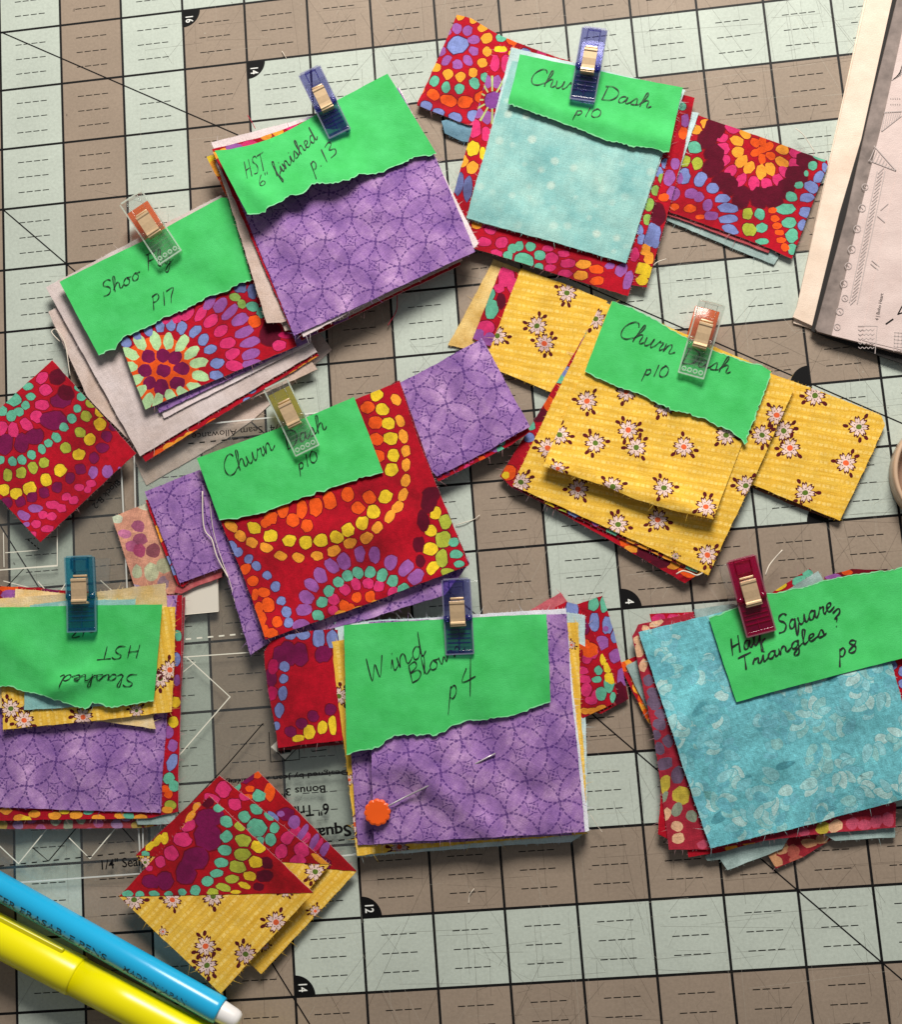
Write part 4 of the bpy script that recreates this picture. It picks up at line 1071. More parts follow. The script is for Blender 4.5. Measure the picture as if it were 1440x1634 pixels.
sheet('fabric_strip', [(310, 430), (420, 600), (470, 760), (530, 960), (472, 998), (395, 740), (330, 560)], A7, CR, 4, M_PURPLE, 'long purple piece with a stitched edge, lower left below the red square', 'fabric', GR, fray=26)
sheet('fabric_square', [(400, 420), (930, 160), (1192, 695), (1110, 802), (860, 880), (530, 962)], A7, CR, 5, M_PURPLE, 'purple square mostly hidden, showing along the lower edge of the red square', 'fabric', GR, uvang=.4)
sheet('fabric_square', [(420, 420), (850, 170), (950, 99), (962, 97), (1080, 430), (1192, 700), (560, 930)], A7, CR, 6, M_PRINT, 'second red fabric just visible at the right edge of the big red square', 'fabric', GR, [], base=C['crim'])
pr = Pr(33)
pr.many('org', 44, 40, [(855, 185), (880, 235), (885, 290), (890, 345), (862, 480), (828, 515), (640, 520, 40, 55), (685, 512, 40, 62), (735, 492, 44, 60), (790, 470, 40, 50), (610, 556), (660, 574, 36, 44), (540, 548), (580, 520, 40, 50), (520, 565, 36, 30)])
pr.many('org', 36, 34, [(480, 755), (518, 793, 40, 30), (530, 835, 42, 46), (562, 890, 32, 38), (500, 845, 30, 42), (512, 880, 34, 44), (548, 928), (488, 800, 22, 40), (455, 716), (520, 920, 30, 44)])
pr.rad('yel', 40, 44, (650, 330), [(885, 145), (903, 192), (925, 238), (932, 287), (940, 343), (937, 390), (918, 480, 50, 46), (875, 528), (840, 565, 46, 44), (795, 590), (755, 611), (705, 622), (655, 628), (602, 622, 42, 46), (540, 606), (485, 580, 50, 44), (1080, 532, 28, 36), (1065, 590, 32, 44), (1063, 650, 30, 40), (1070, 712, 34, 36)])
pr.rad('amb', 31, 42, (650, 330), [(950, 160), (966, 230), (973, 280), (984, 328), (982, 374), (981, 425), (973, 472), (955, 513), (930, 545), (890, 580), (855, 613, 42, 34), (800, 632, 48, 36), (747, 655), (692, 672, 52, 30), (630, 680, 44, 28), (573, 672, 42, 36), (525, 645, 40, 34), (478, 628, 44, 26), (440, 606, 44, 26), (410, 575, 54, 36)])
pr.many('lime', 42, 46, [(1112, 560), (1103, 620, 46, 56), (1103, 682, 40, 58), (1120, 728, 40, 30)]); pr.many('teal', 36, 28, [(1140, 628), (1150, 668, 42, 28), (1157, 700, 36, 22)])
pr.many('dark', 50, 60, [(1025, 635, 36, 50), (1065, 470, 60, 46), (1040, 560, 40, 70), (1030, 690, 30, 40), (1060, 500)])
pr.rad('pink', 38, 33, (850, 880), [(785, 785), (820, 768), (860, 765), (896, 772), (750, 818), (940, 795, 40, 26), (745, 852, 36, 28)]); pr.many('org', 32, 36, [(783, 836), (822, 810), (866, 808), (800, 850)]); pr.many('amb', 40, 26, [(772, 866), (830, 850), (890, 832)])
pr.rad('teal', 38, 32, (850, 880), [(700, 910, 34, 24), (698, 868, 38, 36), (708, 825, 36, 42), (732, 790), (765, 760), (793, 740), (826, 727), (866, 725), (905, 738), (940, 756), (975, 782)])
pr.rad('lil', 54, 38, (850, 880), [(640, 900, 46, 44), (648, 850), (656, 808, 54, 44), (676, 770, 48, 44), (703, 738, 40, 52), (740, 708, 38, 50), (780, 692, 38, 50), (833, 668, 36, 52), (880, 672, 42, 62), (932, 695, 42, 60), (982, 715, 50, 50), (1018, 742, 46, 38)])
pr.rad('blu', 30, 29, (650, 330), [(433, 660), (468, 683), (493, 705), (528, 738), (556, 772), (575, 820, 38, 34), (593, 856, 26, 28), (600, 890, 28, 34), (412, 640)])
CRB = sumf(ridge((520, 740), (560, 900), .03, .2, A7), ridge((620, 640), (1000, 560), .04, .2, A7), ridge((700, 900), (900, 640), .03, .15, A7), curl((525, 948), (1190, 705), .05, .7, A7))
sheet('fabric_square', [(330, 420), (640, 250), (820, 158), (962, 100), (1020, 280), (1100, 480), (1190, 705), (860, 830), (525, 948), (450, 740), (375, 560)], A7, CR, 7, M_PRINT,
      'big red square with arcs of orange, yellow and lilac dots', 'fabric', GR, pr.out(A7), bendf=CRB)
tp = jag([(908, 397), (880, 404), (850, 410), (820, 424), (790, 430), (740, 447), (700, 460), (670, 474), (640, 480), (600, 498), (560, 511), (520, 528), (470, 540), (430, 550), (400, 550), (370, 554)], 617)
n5 = note([(296, 352), (480, 285), (650, 220), (812, 151), (862, 275)] + tp, A7, CR, 8, 'green note reading Churn Dash p10 on the big red square under an olive clip', sumf(CRB))
torn_edge(n5, tp, A7)
handwrite(n5, A7, [('Churn', (395, 418), (556, 320), 32), ('Dash', (592, 325), (725, 255), 28), ('p10', (630, 395), (698, 358), 21)])

# ------------------------------------------------------------------ loose red square (far left)
RS = Stack(.22, A8((280, 560)), 0, 0, .01, 61)
pr = Pr(41)
pr.many('teal', 60, 50, [(70, 275, 104, 78), (160, 205, 62, 44), (173, 262, 56, 42), (143, 313, 52, 48), (105, 350, 58, 46), (62, 370, 60, 60), (12, 345, 50, 56)])
pr.rad('pink', 80, 58, (60, 290), [(237, 155, 60, 62), (256, 225, 86, 64), (241, 310, 80, 62), (206, 375, 76, 60, .6), (148, 420, 66, 74), (75, 450, 52, 80), (10, 440, 40, 76)])
pr.many('plum', 100, 90, [(355, 285, 110, 90), (300, 400, 140, 110), (200, 492, 92, 90), (118, 532, 80, 104), (25, 535, 84, 120)]); pr.many('dark', 90, 80, [(335, 150), (380, 240)])
pr.rad('teal', 54, 46, (60, 200), [(452, 212), (470, 262, 68, 50), (442, 330, 68, 54), (410, 387, 68, 52), (367, 440, 64, 48), (320, 495, 56, 52), (276, 528, 50, 54), (237, 562, 46, 44), (180, 596, 44, 56), (124, 628, 42, 54), (70, 636, 46, 70), (0, 625, 44, 60)])
pr.rad('lime', 66, 58, (60, 200), [(526, 300, 52, 44), (491, 375, 68, 58), (455, 465, 86, 66), (373, 555, 78, 60, -.5), (250, 640, 62, 74), (187, 668, 50, 72), (120, 697, 54, 62), (42, 714, 66, 62)])
pr.rad('yel', 66, 72, (60, 200), [(582, 345, 40, 36), (570, 420, 60, 66), (515, 506, 76, 78), (450, 595, 86, 76), (343, 684, 96, 76), (265, 743, 86, 66), (168, 786, 80, 58), (90, 816), (20, 796)])
pr.many('plum', 60, 58, [(655, 430), (612, 490), (585, 556, 70, 58), (537, 615), (460, 680), (400, 730), (330, 784), (250, 815), (185, 838), (115, 866), (40, 872)])
pr.many('lil', 54, 76, [(537, 700), (620, 695), (692, 680, 24, 24), (205, 906, 88, 46), (133, 945, 78, 50, .4), (150, 997, 44, 26)])
pr.many('pink', 56, 44, [(460, 786), (530, 765), (385, 840), (310, 886, 82, 46), (360, 906), (245, 942), (300, 952, 60, 44), (208, 996), (275, 1023, 66, 40), (190, 1056, 50, 36), (512, 800, 40, 40), (430, 860, 60, 50)])
sheet('fabric_square', [(298, 53), (540, 320), (786, 590), (510, 845), (236, 1100), (0, 850), (-255, 562)], A8, RS, 0, M_PRINT,
      'loose red square set on its corner with teal and yellow dot arcs', 'fabric', None, pr.out(A8), bendf=curl((786, 590), (236, 1100), .05, .6, A8))

# ------------------------------------------------------------------ stack 6: Slashed HST (upside-down note)
SL = Stack(.20, A9((400, 700)), 0, .012, .012, 71)
crumple(SL, A9, (0, 300, 800, 1250), 46)
GL = 'fabric pieces in the Slashed HST stack'
FD = lambda s_: rnd_rings(A9, [(0, 300), (830, 1300)], s_, 60)
sheet('fabric_square', [(-120, 250), (862, 270), (815, 1328), (660, 1345), (-120, 1348)], A9, SL, 0, M_FADED, 'faded pink-red reverse fabric lowest in the Slashed stack', 'fabric', GL, [(p_, tuple(.55 * u + .45 * v for u, v in zip(c_, lin((190, 96, 96))))) for p_, c_ in rnd_rings(A9, [(-100, 1100), (800, 1345)], 9, 62)], base=lin((158, 58, 66)))
sheet('fabric_square', [(200, 260), (835, 285), (815, 1326), (740, 1330), (640, 1330)], A9, SL, 1, M_GREYTEAL, 'grey-mint fabric corner low in the Slashed stack', 'fabric', GL)
pr = Pr(51); pr.many('blu', 46, 76, [(800, 1038, 48, 80, .3), (822, 560, 40, 60)]); pr.many('lil', 44, 56, [(806, 962), (786, 900), (822, 660, 30, 50)]); pr.many('yel', 44, 50, [(808, 852), (818, 760)]); pr.many('teal', 50, 50, [(785, 1115), (812, 1150), (828, 450, 30, 50)]); pr.many('org', 40, 36, [(770, 1165), (782, 1190)]); pr.d(795, 1240, 56, 44, 'lime'); pr.d(780, 1262, 50, 30, 'amb')
pr.many('amb', 60, 34, [(30, 1265), (160, 1280), (250, 1290), (350, 1285), (460, 1300), (560, 1290), (650, 1300), (90, 1300)]); pr.many('yel', 50, 26, [(120, 1305), (300, 1268)]); pr.many('teal', 50, 26, [(410, 1270), (600, 1290)])
sheet('fabric_square', [(-120, 228), (300, 240), (848, 262), (830, 1270), (700, 1300), (-120, 1312)], A9, SL, 2, M_PRINT, 'red dotted square framing the purple square in the Slashed stack', 'fabric', GL, pr.out(A9))
sheet('fabric_square', [(-120, 268), (824, 262), (776, 830), (748, 1276), (300, 1262), (-120, 1242)], A9, SL, 3, M_PURPLE, 'purple dashed-circle square below the upside-down Slashed note', 'fabric', GL, bendf=ridge((150, 900), (170, 1260), .03, .12, A9), uvang=.62)
pr = Pr(52); pr.many('org', 80, 40, [(40, 232)]); pr.many('lil', 80, 40, [(40, 258)]); pr.many('plum', 80, 30, [(230, 245)])
sheet('fabric_strip', [(-120, 220), (180, 226), (320, 246), (320, 400), (-120, 400)], A9, SL, 4, M_PRINT, 'red dotted strip at the top left edge of the Slashed stack', 'fabric', GL, pr.out(A9))
sheet('fabric_square', [(70, 232), (180, 240), (320, 258), (560, 300), (725, 885), (480, 850), (80, 820)], A9, SL, 5, M_PEACH, 'peach reverse fabric with its corner below the yellow flower square', 'fabric', GL)
sheet('fabric_square', [(-120, 290), (100, 272), (440, 252), (600, 230), (776, 208), (775, 500), (740, 810), (-120, 780)], A9, SL, 6, M_PEACH, 'pale yellow fabric curling up behind the teal clip', 'fabric', GL, bendf=curl((440, 252), (776, 208), .08, .6, A9))
sheet('fabric_square', [(5, 330), (815, 316), (812, 560), (798, 805), (420, 850), (12, 888)], A9, SL, 7, M_YELLOW, 'yellow flower square under the upside-down Slashed note', 'fabric', GL,
      yfl(A9, [(48, 790, 'g'), (110, 845, 'o'), (385, 830, 'o'), (745, 650, 'g'), (790, 610, 'o'), (635, 800, 'g', 60)], 84, 6), base=lin((226, 172, 32)), featmat=M_PRINT, uvang=.12 + math.pi / 2)
sheet('fabric_square', [(140, 282), (400, 286), (630, 280), (600, 775), (110, 796)], A9, SL, 8, M_MINT, 'pale aqua fabric directly behind the Slashed note', 'fabric', GL)
SLB = sumf(ridge((350, 690), (470, 640), .09, .14, A9), ridge((120, 500), (330, 660), .03, .2, A9))
tp = jag([(715, 752), (690, 755), (650, 760), (600, 772), (560, 776), (520, 785), (495, 780), (480, 768), (455, 765), (430, 758), (412, 782), (395, 790), (350, 780), (310, 762), (270, 750), (220, 732), (180, 722), (120, 712), (80, 700), (50, 685), (0, 685), (-120, 690)], 562)
n6 = note([(-120, 318), (300, 312), (755, 305)] + tp, A9, SL, 9, 'green note with upside-down writing Slashed HST under the teal clip', SLB)
torn_edge(n6, tp, A9)
handwrite(n6, A9, [('Slashed', (640, 628), (290, 632), 30), ('HST', (655, 492), (465, 502), 31), ('p17', (452, 408), (335, 415), 24)])

# ------------------------------------------------------------------ stack 7: Wind Blown
WB = Stack(.20, A10((750, 600)), -.035, .012, .012, 81)
crumple(WB, A10, (350, 250, 1200, 1000), 47)
GW = 'fabric pieces in the Wind Blown stack'
WR = Stack(.05, A10((1280, 350)), 0, 0, .008, 83)
sheet('fabric_strip', [(1030, 175), (1150, 105), (1175, 140), (1180, 320)], A10, WR, 0, mk_mottle('rose_red_reverse', [(.3, (176, 66, 84)), (.7, (216, 116, 122))], 5), 'rose red fabric corner behind the top right of Wind Blown', 'fabric', GW)
pr = Pr(61); pr.many('teal', 40, 46, [(1270, 150), (1312, 148, 34, 60)]); pr.many('blu', 36, 66, [(1274, 215), (1322, 226, 36, 66), (1352, 270, 28, 50)]); pr.many('lil', 44, 56, [(1305, 292), (1356, 340, 44, 56), (1380, 420, 40, 70), (1318, 240, 20, 20)]); pr.many('dark', 50, 80, [(1370, 480)])
sheet('fabric_strip', [(1150, 175), (1215, 148), (1305, 118), (1345, 240), (1402, 500), (1300, 555), (1200, 520)], A10, WR, 1, M_PRINT, 'red strip with blue oval dots, farthest right of Wind Blown', 'fabric', GW, pr.out(A10))
pr = Pr(62); pr.many('pink', 48, 36, [(1246, 350, 34, 40), (1270, 330, 40, 40), (1232, 395, 50, 26), (1233, 425, 56, 28), (1246, 465, 40, 50), (1282, 485, 40, 34), (1262, 505, 46, 30)], .2)
pr.many('teal', 34, 30, [(1290, 395, 30, 34), (1283, 428, 34, 26), (1328, 445, 36, 66), (1300, 480, 40, 50), (1345, 495, 22, 36)]); pr.many('org', 60, 50, [(1258, 320), (1240, 300, 40, 40)]); pr.many('yel', 30, 36, [(1308, 352, 22, 44), (1325, 385), (1340, 430, 26, 30), (1330, 420)]); pr.many('blu', 44, 70, [(1192, 170)]); pr.many('plum', 50, 60, [(1230, 230)]); pr.many('pink', 40, 40, [(1215, 240)]); pr.many('amb', 40, 24, [(1240, 545), (1270, 545), (1300, 535)])
sheet('fabric_strip', [(1130, 160), (1170, 140), (1212, 150), (1262, 240), (1340, 400), (1360, 480), (1345, 518), (1232, 572), (1150, 500)], A10, WR, 2, M_PRINT, 'red strip with a pink petal flower, just right of Wind Blown', 'fabric', GW, pr.out(A10))
pr = Pr(63); pr.many('blu', 40, 40, [(152, 268, 40, 24), (198, 262, 48, 36), (255, 275, 44, 62), (300, 278, 40, 66)]); pr.many('plum', 56, 90, [(190, 335, 54, 84), (268, 335, 54, 60), (112, 345, 50, 80), (75, 420, 40, 70), (140, 330)]); pr.many('mag', 40, 50, [(85, 380), (80, 480)])
pr.many('blu', 36, 46, [(127, 380, 40, 36), (124, 425, 34, 34), (121, 478, 34, 54), (108, 541, 36, 56)]); pr.many('yel', 38, 46, [(178, 645, 42, 26), (222, 622, 42, 54), (266, 605, 34, 50), (304, 598, 28, 64)]); pr.many('plum', 40, 40, [(236, 565), (190, 590), (150, 620), (300, 540)]); pr.many('blu', 26, 30, [(95, 600)])
WL = Stack(.30, A10((200, 460)), 0, 0, .004, 84)
roll = lambda x, y: 0
def rollz():
    a = P(*A10((190, 290))); b = P(*A10((230, 650)))
    dx, dy = b.x - a.x, b.y - a.y; L = math.hypot(dx, dy)
    def f(x, y):
        v = (-(x - a.x) * dy + (y - a.y) * dx) / L
        return .11 * max(0, 1 - (abs(v) / .62) ** 2.2) - .05 + .012 * math.sin(((x - a.x) * dx + (y - a.y) * dy) / L * 9) * max(0, abs(v) - .3)
    return f
sheet('fabric_strip', [(98, 655), (335, 640), (400, 640), (400, 662), (230, 680), (105, 692)], A10, WL, -2, mk_mottle('wine_underside', [(.3, (120, 24, 34)), (.7, (170, 70, 70))], 6), 'wine red underside edge of the rolled red strip', 'fabric', GW)
sheet('fabric_roll', [(50, 325), (75, 286), (150, 262), (240, 246), (340, 242), (420, 242), (420, 640), (330, 655), (200, 668), (102, 682), (92, 610), (66, 480), (52, 380)], A10, WL, 0, M_PRINT,
      'bright red rolled strip with pale blue dots, left of the Wind Blown note', 'fabric', GW, pr.out(A10), bendf=rollz())
sheet('fabric_square', [(310, 215), (1150, 175), (1240, 190), (1252, 990), (1190, 1030), (700, 1062), (395, 1087)], A10, WB, 0, M_PALEBLUE, 'pale blue fabric square lowest under Wind Blown', 'fabric', GW)
sheet('fabric_square', [(298, 288), (700, 240), (1216, 216), (1226, 560), (1250, 1000), (820, 1035), (395, 1082), (350, 700)], A10, WB, 1, M_YELLOW, 'yellow flower square framing the left side of Wind Blown', 'fabric', GW,
      yfl(A10, [(328, 490, 'g'), (388, 965, 'o'), (552, 1048, 'o'), (366, 800, 'o', 40), (1190, 300, 'o', 30)], 64, 7), base=lin((222, 168, 30)), featmat=M_PRINT, uvang=ang(A10, (395, 1082), (1250, 1000)) + .05 + math.pi / 2)
sheet('fabric_square', [(345, 250), (1160, 180), (1190, 560), (1192, 1005), (800, 1028), (398, 1042)], A10, WB, 2, M_PURPLE, 'lower purple square peeking out left of the top purple square', 'fabric', GW)
sheet('fabric_square', [(372, 222), (720, 195), (1170, 165), (1196, 480), (1256, 988), (1245, 992), (900, 1005), (700, 700), (500, 300)], A10, WB, 3, M_WHITE, 'white fabric edge right of the top purple square', 'fabric', GW)
WBB = sumf(ridge((640, 770), (900, 985), .085, .15, A10), ridge((470, 760), (640, 710), .06, .13, A10), ridge((600, 860), (660, 900), -.05, .16, A10), ridge((850, 620), (1010, 830), -.06, .2, A10), ridge((1090, 260), (1150, 620), .05, .14, A10), ridge((1000, 900), (1150, 960), .04, .15, A10), lambda x, y: .05)
sheet('fabric_square', [(440, 215), (800, 205), (1160, 186), (1173, 186), (1190, 480), (1240, 990), (1060, 1002), (700, 1022), (460, 1036)], A10, WB, 4, M_PURPLE,
      'pinned purple dashed-circle square on top of the Wind Blown stack', 'fabric', GW, bendf=WBB, uvang=ang(A10, (460, 1036), (1240, 990)) + .95)
tp = jag([(1112, 510), (1080, 520), (1050, 530), (1025, 545), (1000, 551), (930, 566), (890, 570), (850, 577), (815, 577), (790, 582), (760, 595), (730, 612), (690, 632), (630, 630), (560, 632), (535, 634), (510, 648), (485, 672), (440, 684), (410, 688), (380, 697), (358, 706)], 195)
n7 = note([(348, 228), (700, 207), (1097, 187)] + tp, A10, WB, 5, 'green note reading Wind Blown p 4 under a dark blue clip', lambda x, y: WBB(x, y) + .004)
torn_edge(n7, tp, A10)
handwrite(n7, A10, [('Wind', (450, 440), (655, 335), 46), ('Blown', (598, 442), (800, 322), 34), ('p', (730, 510), (775, 500), 54), ('4', (785, 480), (840, 465), 54)])

# ------------------------------------------------------------------ stack 8: Half Square Triangles (turquoise)
HT = Stack(.06, A11((760, 900)), 0, 0, .014, 91)
crumple(HT, A11, (150, 400, 1350, 1350), 48)
GQ = 'fabric pieces in the turquoise Half Square Triangles stack'
pr = Pr(71); pr.many('amb', 40, 60, [(80, 580), (110, 680), (140, 760), (165, 830), (60, 560)], -.4); pr.many('org', 30, 50, [(45, 575), (95, 640), (130, 730), (155, 800)], -.4)
sheet('fabric_strip', [(22, 562), (100, 528), (600, 560), (600, 1000), (190, 870), (165, 842)], A11, HT, 0, M_PRINT, 'orange and red fabric edge at the far left of the turquoise stack', 'fabric', GQ, pr.out(A11))
sheet('fabric_strip', [(58, 572), (110, 545), (600, 560), (500, 900), (185, 832)], A11, HT, 1, M_GREYTEAL, 'grey-green fabric edge left of the turquoise square', 'fabric', GQ)
pr = Pr(72, False)
for x, y, wd, ht, c in ((740, 1460, 60, 50, 'p'), (800, 1440, 70, 56, 'p'), (770, 1500, 60, 50, 'p'), (850, 1450, 60, 60, 'o'), (930, 1412, 70, 44, 'p'), (870, 1490, 66, 40, 'o'), (990, 1395, 60, 40, 'p'), (800, 1400, 50, 40, 'o')):
    pr.f.append((blob(x, y, wd, ht, 0, pr.r), lin((236, 176, 126) if c == 'p' else (206, 108, 90)), 1))
sheet('fabric_strip', [(705, 1420), (1000, 1250), (1065, 1378), (900, 1478), (770, 1533)], A11, HT, 0, M_FADED, 'salmon dotted triangle tip at the bottom of the turquoise stack', 'fabric', GQ, pr.out(A11), base=lin((168, 40, 52)))
sheet('fabric_strip', [(432, 1475), (900, 1280), (800, 1440), (700, 1480), (540, 1541), (505, 1490), (445, 1497)], A11, HT, 1, M_GREYTEAL, 'grey-mint leaf fabric corner at the bottom of the turquoise stack', 'fabric', GQ)
sheet('fabric_strip', [(800, 1250), (1200, 1250), (1336, 1340), (1336, 1386), (1050, 1402)], A11, HT, 2, M_GREYTEAL, 'grey-mint fabric edge at the lower right of the turquoise stack', 'fabric', GQ)
pr = Pr(73); pr.many('amb', 60, 40, [(560, 1435), (640, 1405), (880, 1340)]); pr.many('pink', 60, 40, [(730, 1390), (830, 1360), (780, 1350)])
sheet('fabric_square', [(170, 326), (392, 316), (1300, 400), (1320, 1235), (900, 1352), (512, 1455), (355, 1480), (348, 1440), (210, 1370), (250, 700)], A11, HT, 3, M_PRINT, 'bright red dotted square under the turquoise square, pink corner at top left', 'fabric', GQ,
      pr.out(A11) + [(A11.l(blob(x, 350, 60, 50, 0, random.Random(x), 9)), C['pink']) for x in (210, 280, 350)])
pr = Pr(74, False)
def fd(lst, c):
    for x, y, wd, ht in lst: pr.f.append((blob(x, y, wd, ht, random.Random(x).uniform(-.5, .5), pr.r), lin(c), 1))
fd([(185, 700, 60, 50), (195, 750, 64, 60), (215, 850, 56, 60), (200, 900, 44, 50), (215, 965, 46, 60), (245, 1035, 80, 50), (300, 1090, 66, 80), (255, 930, 50, 60), (225, 800, 60, 50), (165, 640, 50, 50)], (116, 96, 122))
fd([(238, 1135, 54, 90), (318, 1185, 76, 84), (990, 1340, 66, 56)], (212, 192, 70)); fd([(302, 1255, 50, 64), (372, 1285, 50, 60), (240, 1195, 26, 56)], (150, 164, 140))
fd([(300, 1333, 56, 46), (305, 1390, 60, 50), (252, 1275, 40, 60), (120, 500, 44, 70), (140, 570, 40, 60), (110, 450, 40, 40), (1055, 1330, 66, 56), (200, 370, 70, 30), (150, 395, 40, 30)], (240, 190, 150))
fd([(1130, 1320, 60, 60), (1190, 1325, 60, 50), (1245, 1310, 60, 60), (1300, 1300, 50, 70), (420, 1420, 50, 40), (900, 1360, 60, 40)], (206, 84, 112))
sheet('fabric_square', [(88, 432), (116, 376), (460, 300), (1325, 330), (1338, 1338), (1050, 1362), (720, 1400), (455, 1442), (262, 1444), (190, 900)], A11, HT, 4, M_FADED,
      'wine red reverse with faded grey dots left of the turquoise square', 'fabric', GQ, pr.out(A11), base=lin((176, 40, 60)))
sheet('fabric_strip', [(380, 305), (560, 278), (640, 290), (700, 500), (420, 500)], A11, HT, 5, M_GREYTEAL, 'grey-blue fabric edge left of the magenta clip', 'fabric', GQ)
pr = Pr(75); pr.many('teal', 60, 40, [(880, 165, 64, 36, -.4), (920, 135, 50, 40)]); pr.many('yel', 60, 34, [(790, 195, 66, 34, -.4)]); pr.many('org', 60, 30, [(1110, 130)]); pr.many('lil', 70, 30, [(1040, 150)])
sheet('fabric_strip', [(755, 222), (930, 110), (945, 128), (1000, 300), (800, 400)], A11, HT, 5, M_PRINT, 'red and teal fabric corner above the Half Square note', 'fabric', GQ, pr.out(A11))
sheet('fabric_strip', [(1000, 150), (1130, 112), (1300, 118), (1367, 110), (1367, 300), (1000, 300)], A11, HT, 5, M_PRINT, 'dark red fabric edge above the Half Square note at right', 'fabric', GQ, Pr(76).many('org', 50, 26, [(1110, 128)]).many('lil', 80, 30, [(1040, 150)]).out(A11), base=C['crim'])
sheet('fabric_strip', [(818, 216), (970, 122), (992, 158), (1000, 320), (860, 400)], A11, HT, 6, M_GREYTEAL, 'grey-blue fabric corner sticking up behind the Half Square note', 'fabric', GQ)
sheet('fabric_strip', [(1100, 480), (1420, 500), (1460, 770), (1350, 800)], A11, HT, 5, M_PRINT, 'red fabric showing at the right edge below the Half Square note', 'fabric', GQ, rnd_rings(A11, [(1300, 540), (1400, 700)], 3, 60))
lf = []; rd = random.Random(77)
HTT = HT
def leaf(x, y, L, wd, an):
    n = 12; pts = []
    for i in range(n):
        t_ = i / n * 6.283; r = 1
        a, b = math.cos(t_) * L / 2, math.sin(t_) * wd / 2 * (1 - .35 * math.cos(t_))
        pts.append((x + a * math.cos(an) - b * math.sin(an), y + a * math.sin(an) + b * math.cos(an)))
    return A11.l(pts)
for i in range(46):
    x, y = rd.uniform(100, 1500), rd.uniform(180, 1450)
    lf.append((leaf(x, y, rd.uniform(60, 110), rd.uniform(32, 52), rd.uniform(0, 6.28)), lin(rd.choice([(92, 168, 182), (100, 176, 188), (116, 180, 180), (84, 156, 170)]))))
for i in range(165):
    x, y = rd.uniform(80, 1460), rd.uniform(200, 1440)
    a0 = rd.uniform(0, 6.28); cl_ = [(128, 200, 212), (146, 206, 214), (164, 212, 214), (120, 192, 208), (144, 200, 202), (178, 216, 216), (110, 184, 200)]
    for q in range(rd.randint(2, 5)):
        a = a0 + (q - 2) * .62 + rd.uniform(-.1, .1); rr = 58 + rd.uniform(-8, 10); Lf, Wf = rd.uniform(62, 98), rd.uniform(36, 56)
        lf.append((leaf(x + rr * math.cos(a), y + rr * math.sin(a), Lf + 6, Wf + 9, a), lin((108, 188, 200))))
        lf.append((leaf(x + rr * math.cos(a), y + rr * math.sin(a), Lf, Wf, a), lin(rd.choice(cl_))))
HTB = sumf(ridge((1070, 640), (1245, 1225), .075, .16, A11, True), ridge((300, 900), (700, 760), .03, .3, A11), ridge((460, 1100), (1000, 1000), .02, .25, A11))
sheet('fabric_square', [(118, 412), (650, 285), (1210, 170), (1340, 640), (1490, 1172), (960, 1318), (460, 1438), (290, 930)], A11, HT, 6.4, M_BATIK,
      'large turquoise square with pale leaf print on top at right', 'fabric', GQ, lf, base=lin((116, 196, 208)), bendf=HTB)
up = jag([(452, 345), (520, 320), (600, 290), (725, 228), (760, 230), (800, 222), (850, 205), (895, 203), (940, 190), (990, 170), (1040, 160), (1090, 150), (1140, 140), (1200, 134), (1250, 125), (1310, 120), (1367, 105), (1500, 92)], 129, 3)
n8 = note(up + [(1500, 500), (1367, 537), (960, 642), (582, 744)], A11, HT, 7.6, 'green note reading Half Square Triangles p 8 under the magenta clip', sumf(lambda x, y: .6 * HTB(x, y)))
torn_edge(n8, up[::-1], A11)
handwrite(n8, A11, [('Half', (562, 522), (722, 455), 40), ('Square', (785, 422), (1050, 305), 42), ('?', (1045, 385), (1090, 370), 44), ('Triangles', (600, 600), (1012, 425), 34), ('p', (1062, 540), (1110, 525), 44), ('8', (1110, 515), (1165, 500), 32)], .026)

# ------------------------------------------------------------------ pieced half-square triangles (bottom left)
TR = Stack(.125, A12((600, 700)), 0, 0, .01, 95)
GP = 'pieced red and yellow half-square units'
def pieced(label, lay, left, top, right, bottom, fr, fy, seed, bend=None):
    root = empty('pieced_square', tuple(P(*A12(((left[0] + right[0]) / 2, (left[1] + right[1]) / 2)), TR.z0)))
    setp(root, label, 'pieced square', GP)
    a = sheet('yellow_triangle', [left, right, bottom], A12, TR, lay, M_YELLOW, feats=fy, base=lin((214, 162, 30)), featmat=M_PRINT, uvang=ang(A12, bottom, right), bendf=bend)
    b = sheet('red_triangle', [left, top, right], A12, TR, lay + .25, M_PRINT, feats=fr, base=lin((176, 10, 26)), bendf=bend)
    root.location = (0, 0, 0)
    a.parent = root; b.parent = root
    return root
pr = Pr(81); pr.many('org', 60, 60, [(805, 122, 46, 40), (765, 196, 46, 34), (750, 240, 60, 36), (870, 215, 60, 90), (880, 180, 40, 40)]); pr.many('teal', 44, 56, [(692, 180), (812, 232, 72, 60, .6)]); pr.many('plum', 90, 70, [(960, 330), (740, 130), (1150, 600), (1010, 440)])
pr.many('pink', 100, 40, [(1000, 430, 90, 46, -.8), (1060, 470, 90, 36, -1.0), (1130, 500, 80, 30, -1.0)]); pr.many('lil', 90, 44, [(1000, 372, 60, 70), (1050, 430, 110, 40, -1.0), (1110, 480, 100, 36, -1.1), (1165, 520, 80, 40, -1.1), (930, 330, 40, 30)]); pr.many('blu', 60, 30, [(890, 340, 70, 30, .7)])
pieced('pieced square at the back with orange and pink stripes on its red half', 0, (160, 550), (810, 102), (1337, 637), (825, 1187), pr.out(A12), yfl(A12, [(1115, 850, 'o', 60), (845, 1035, 'o', 50)], 100, 11), 1)
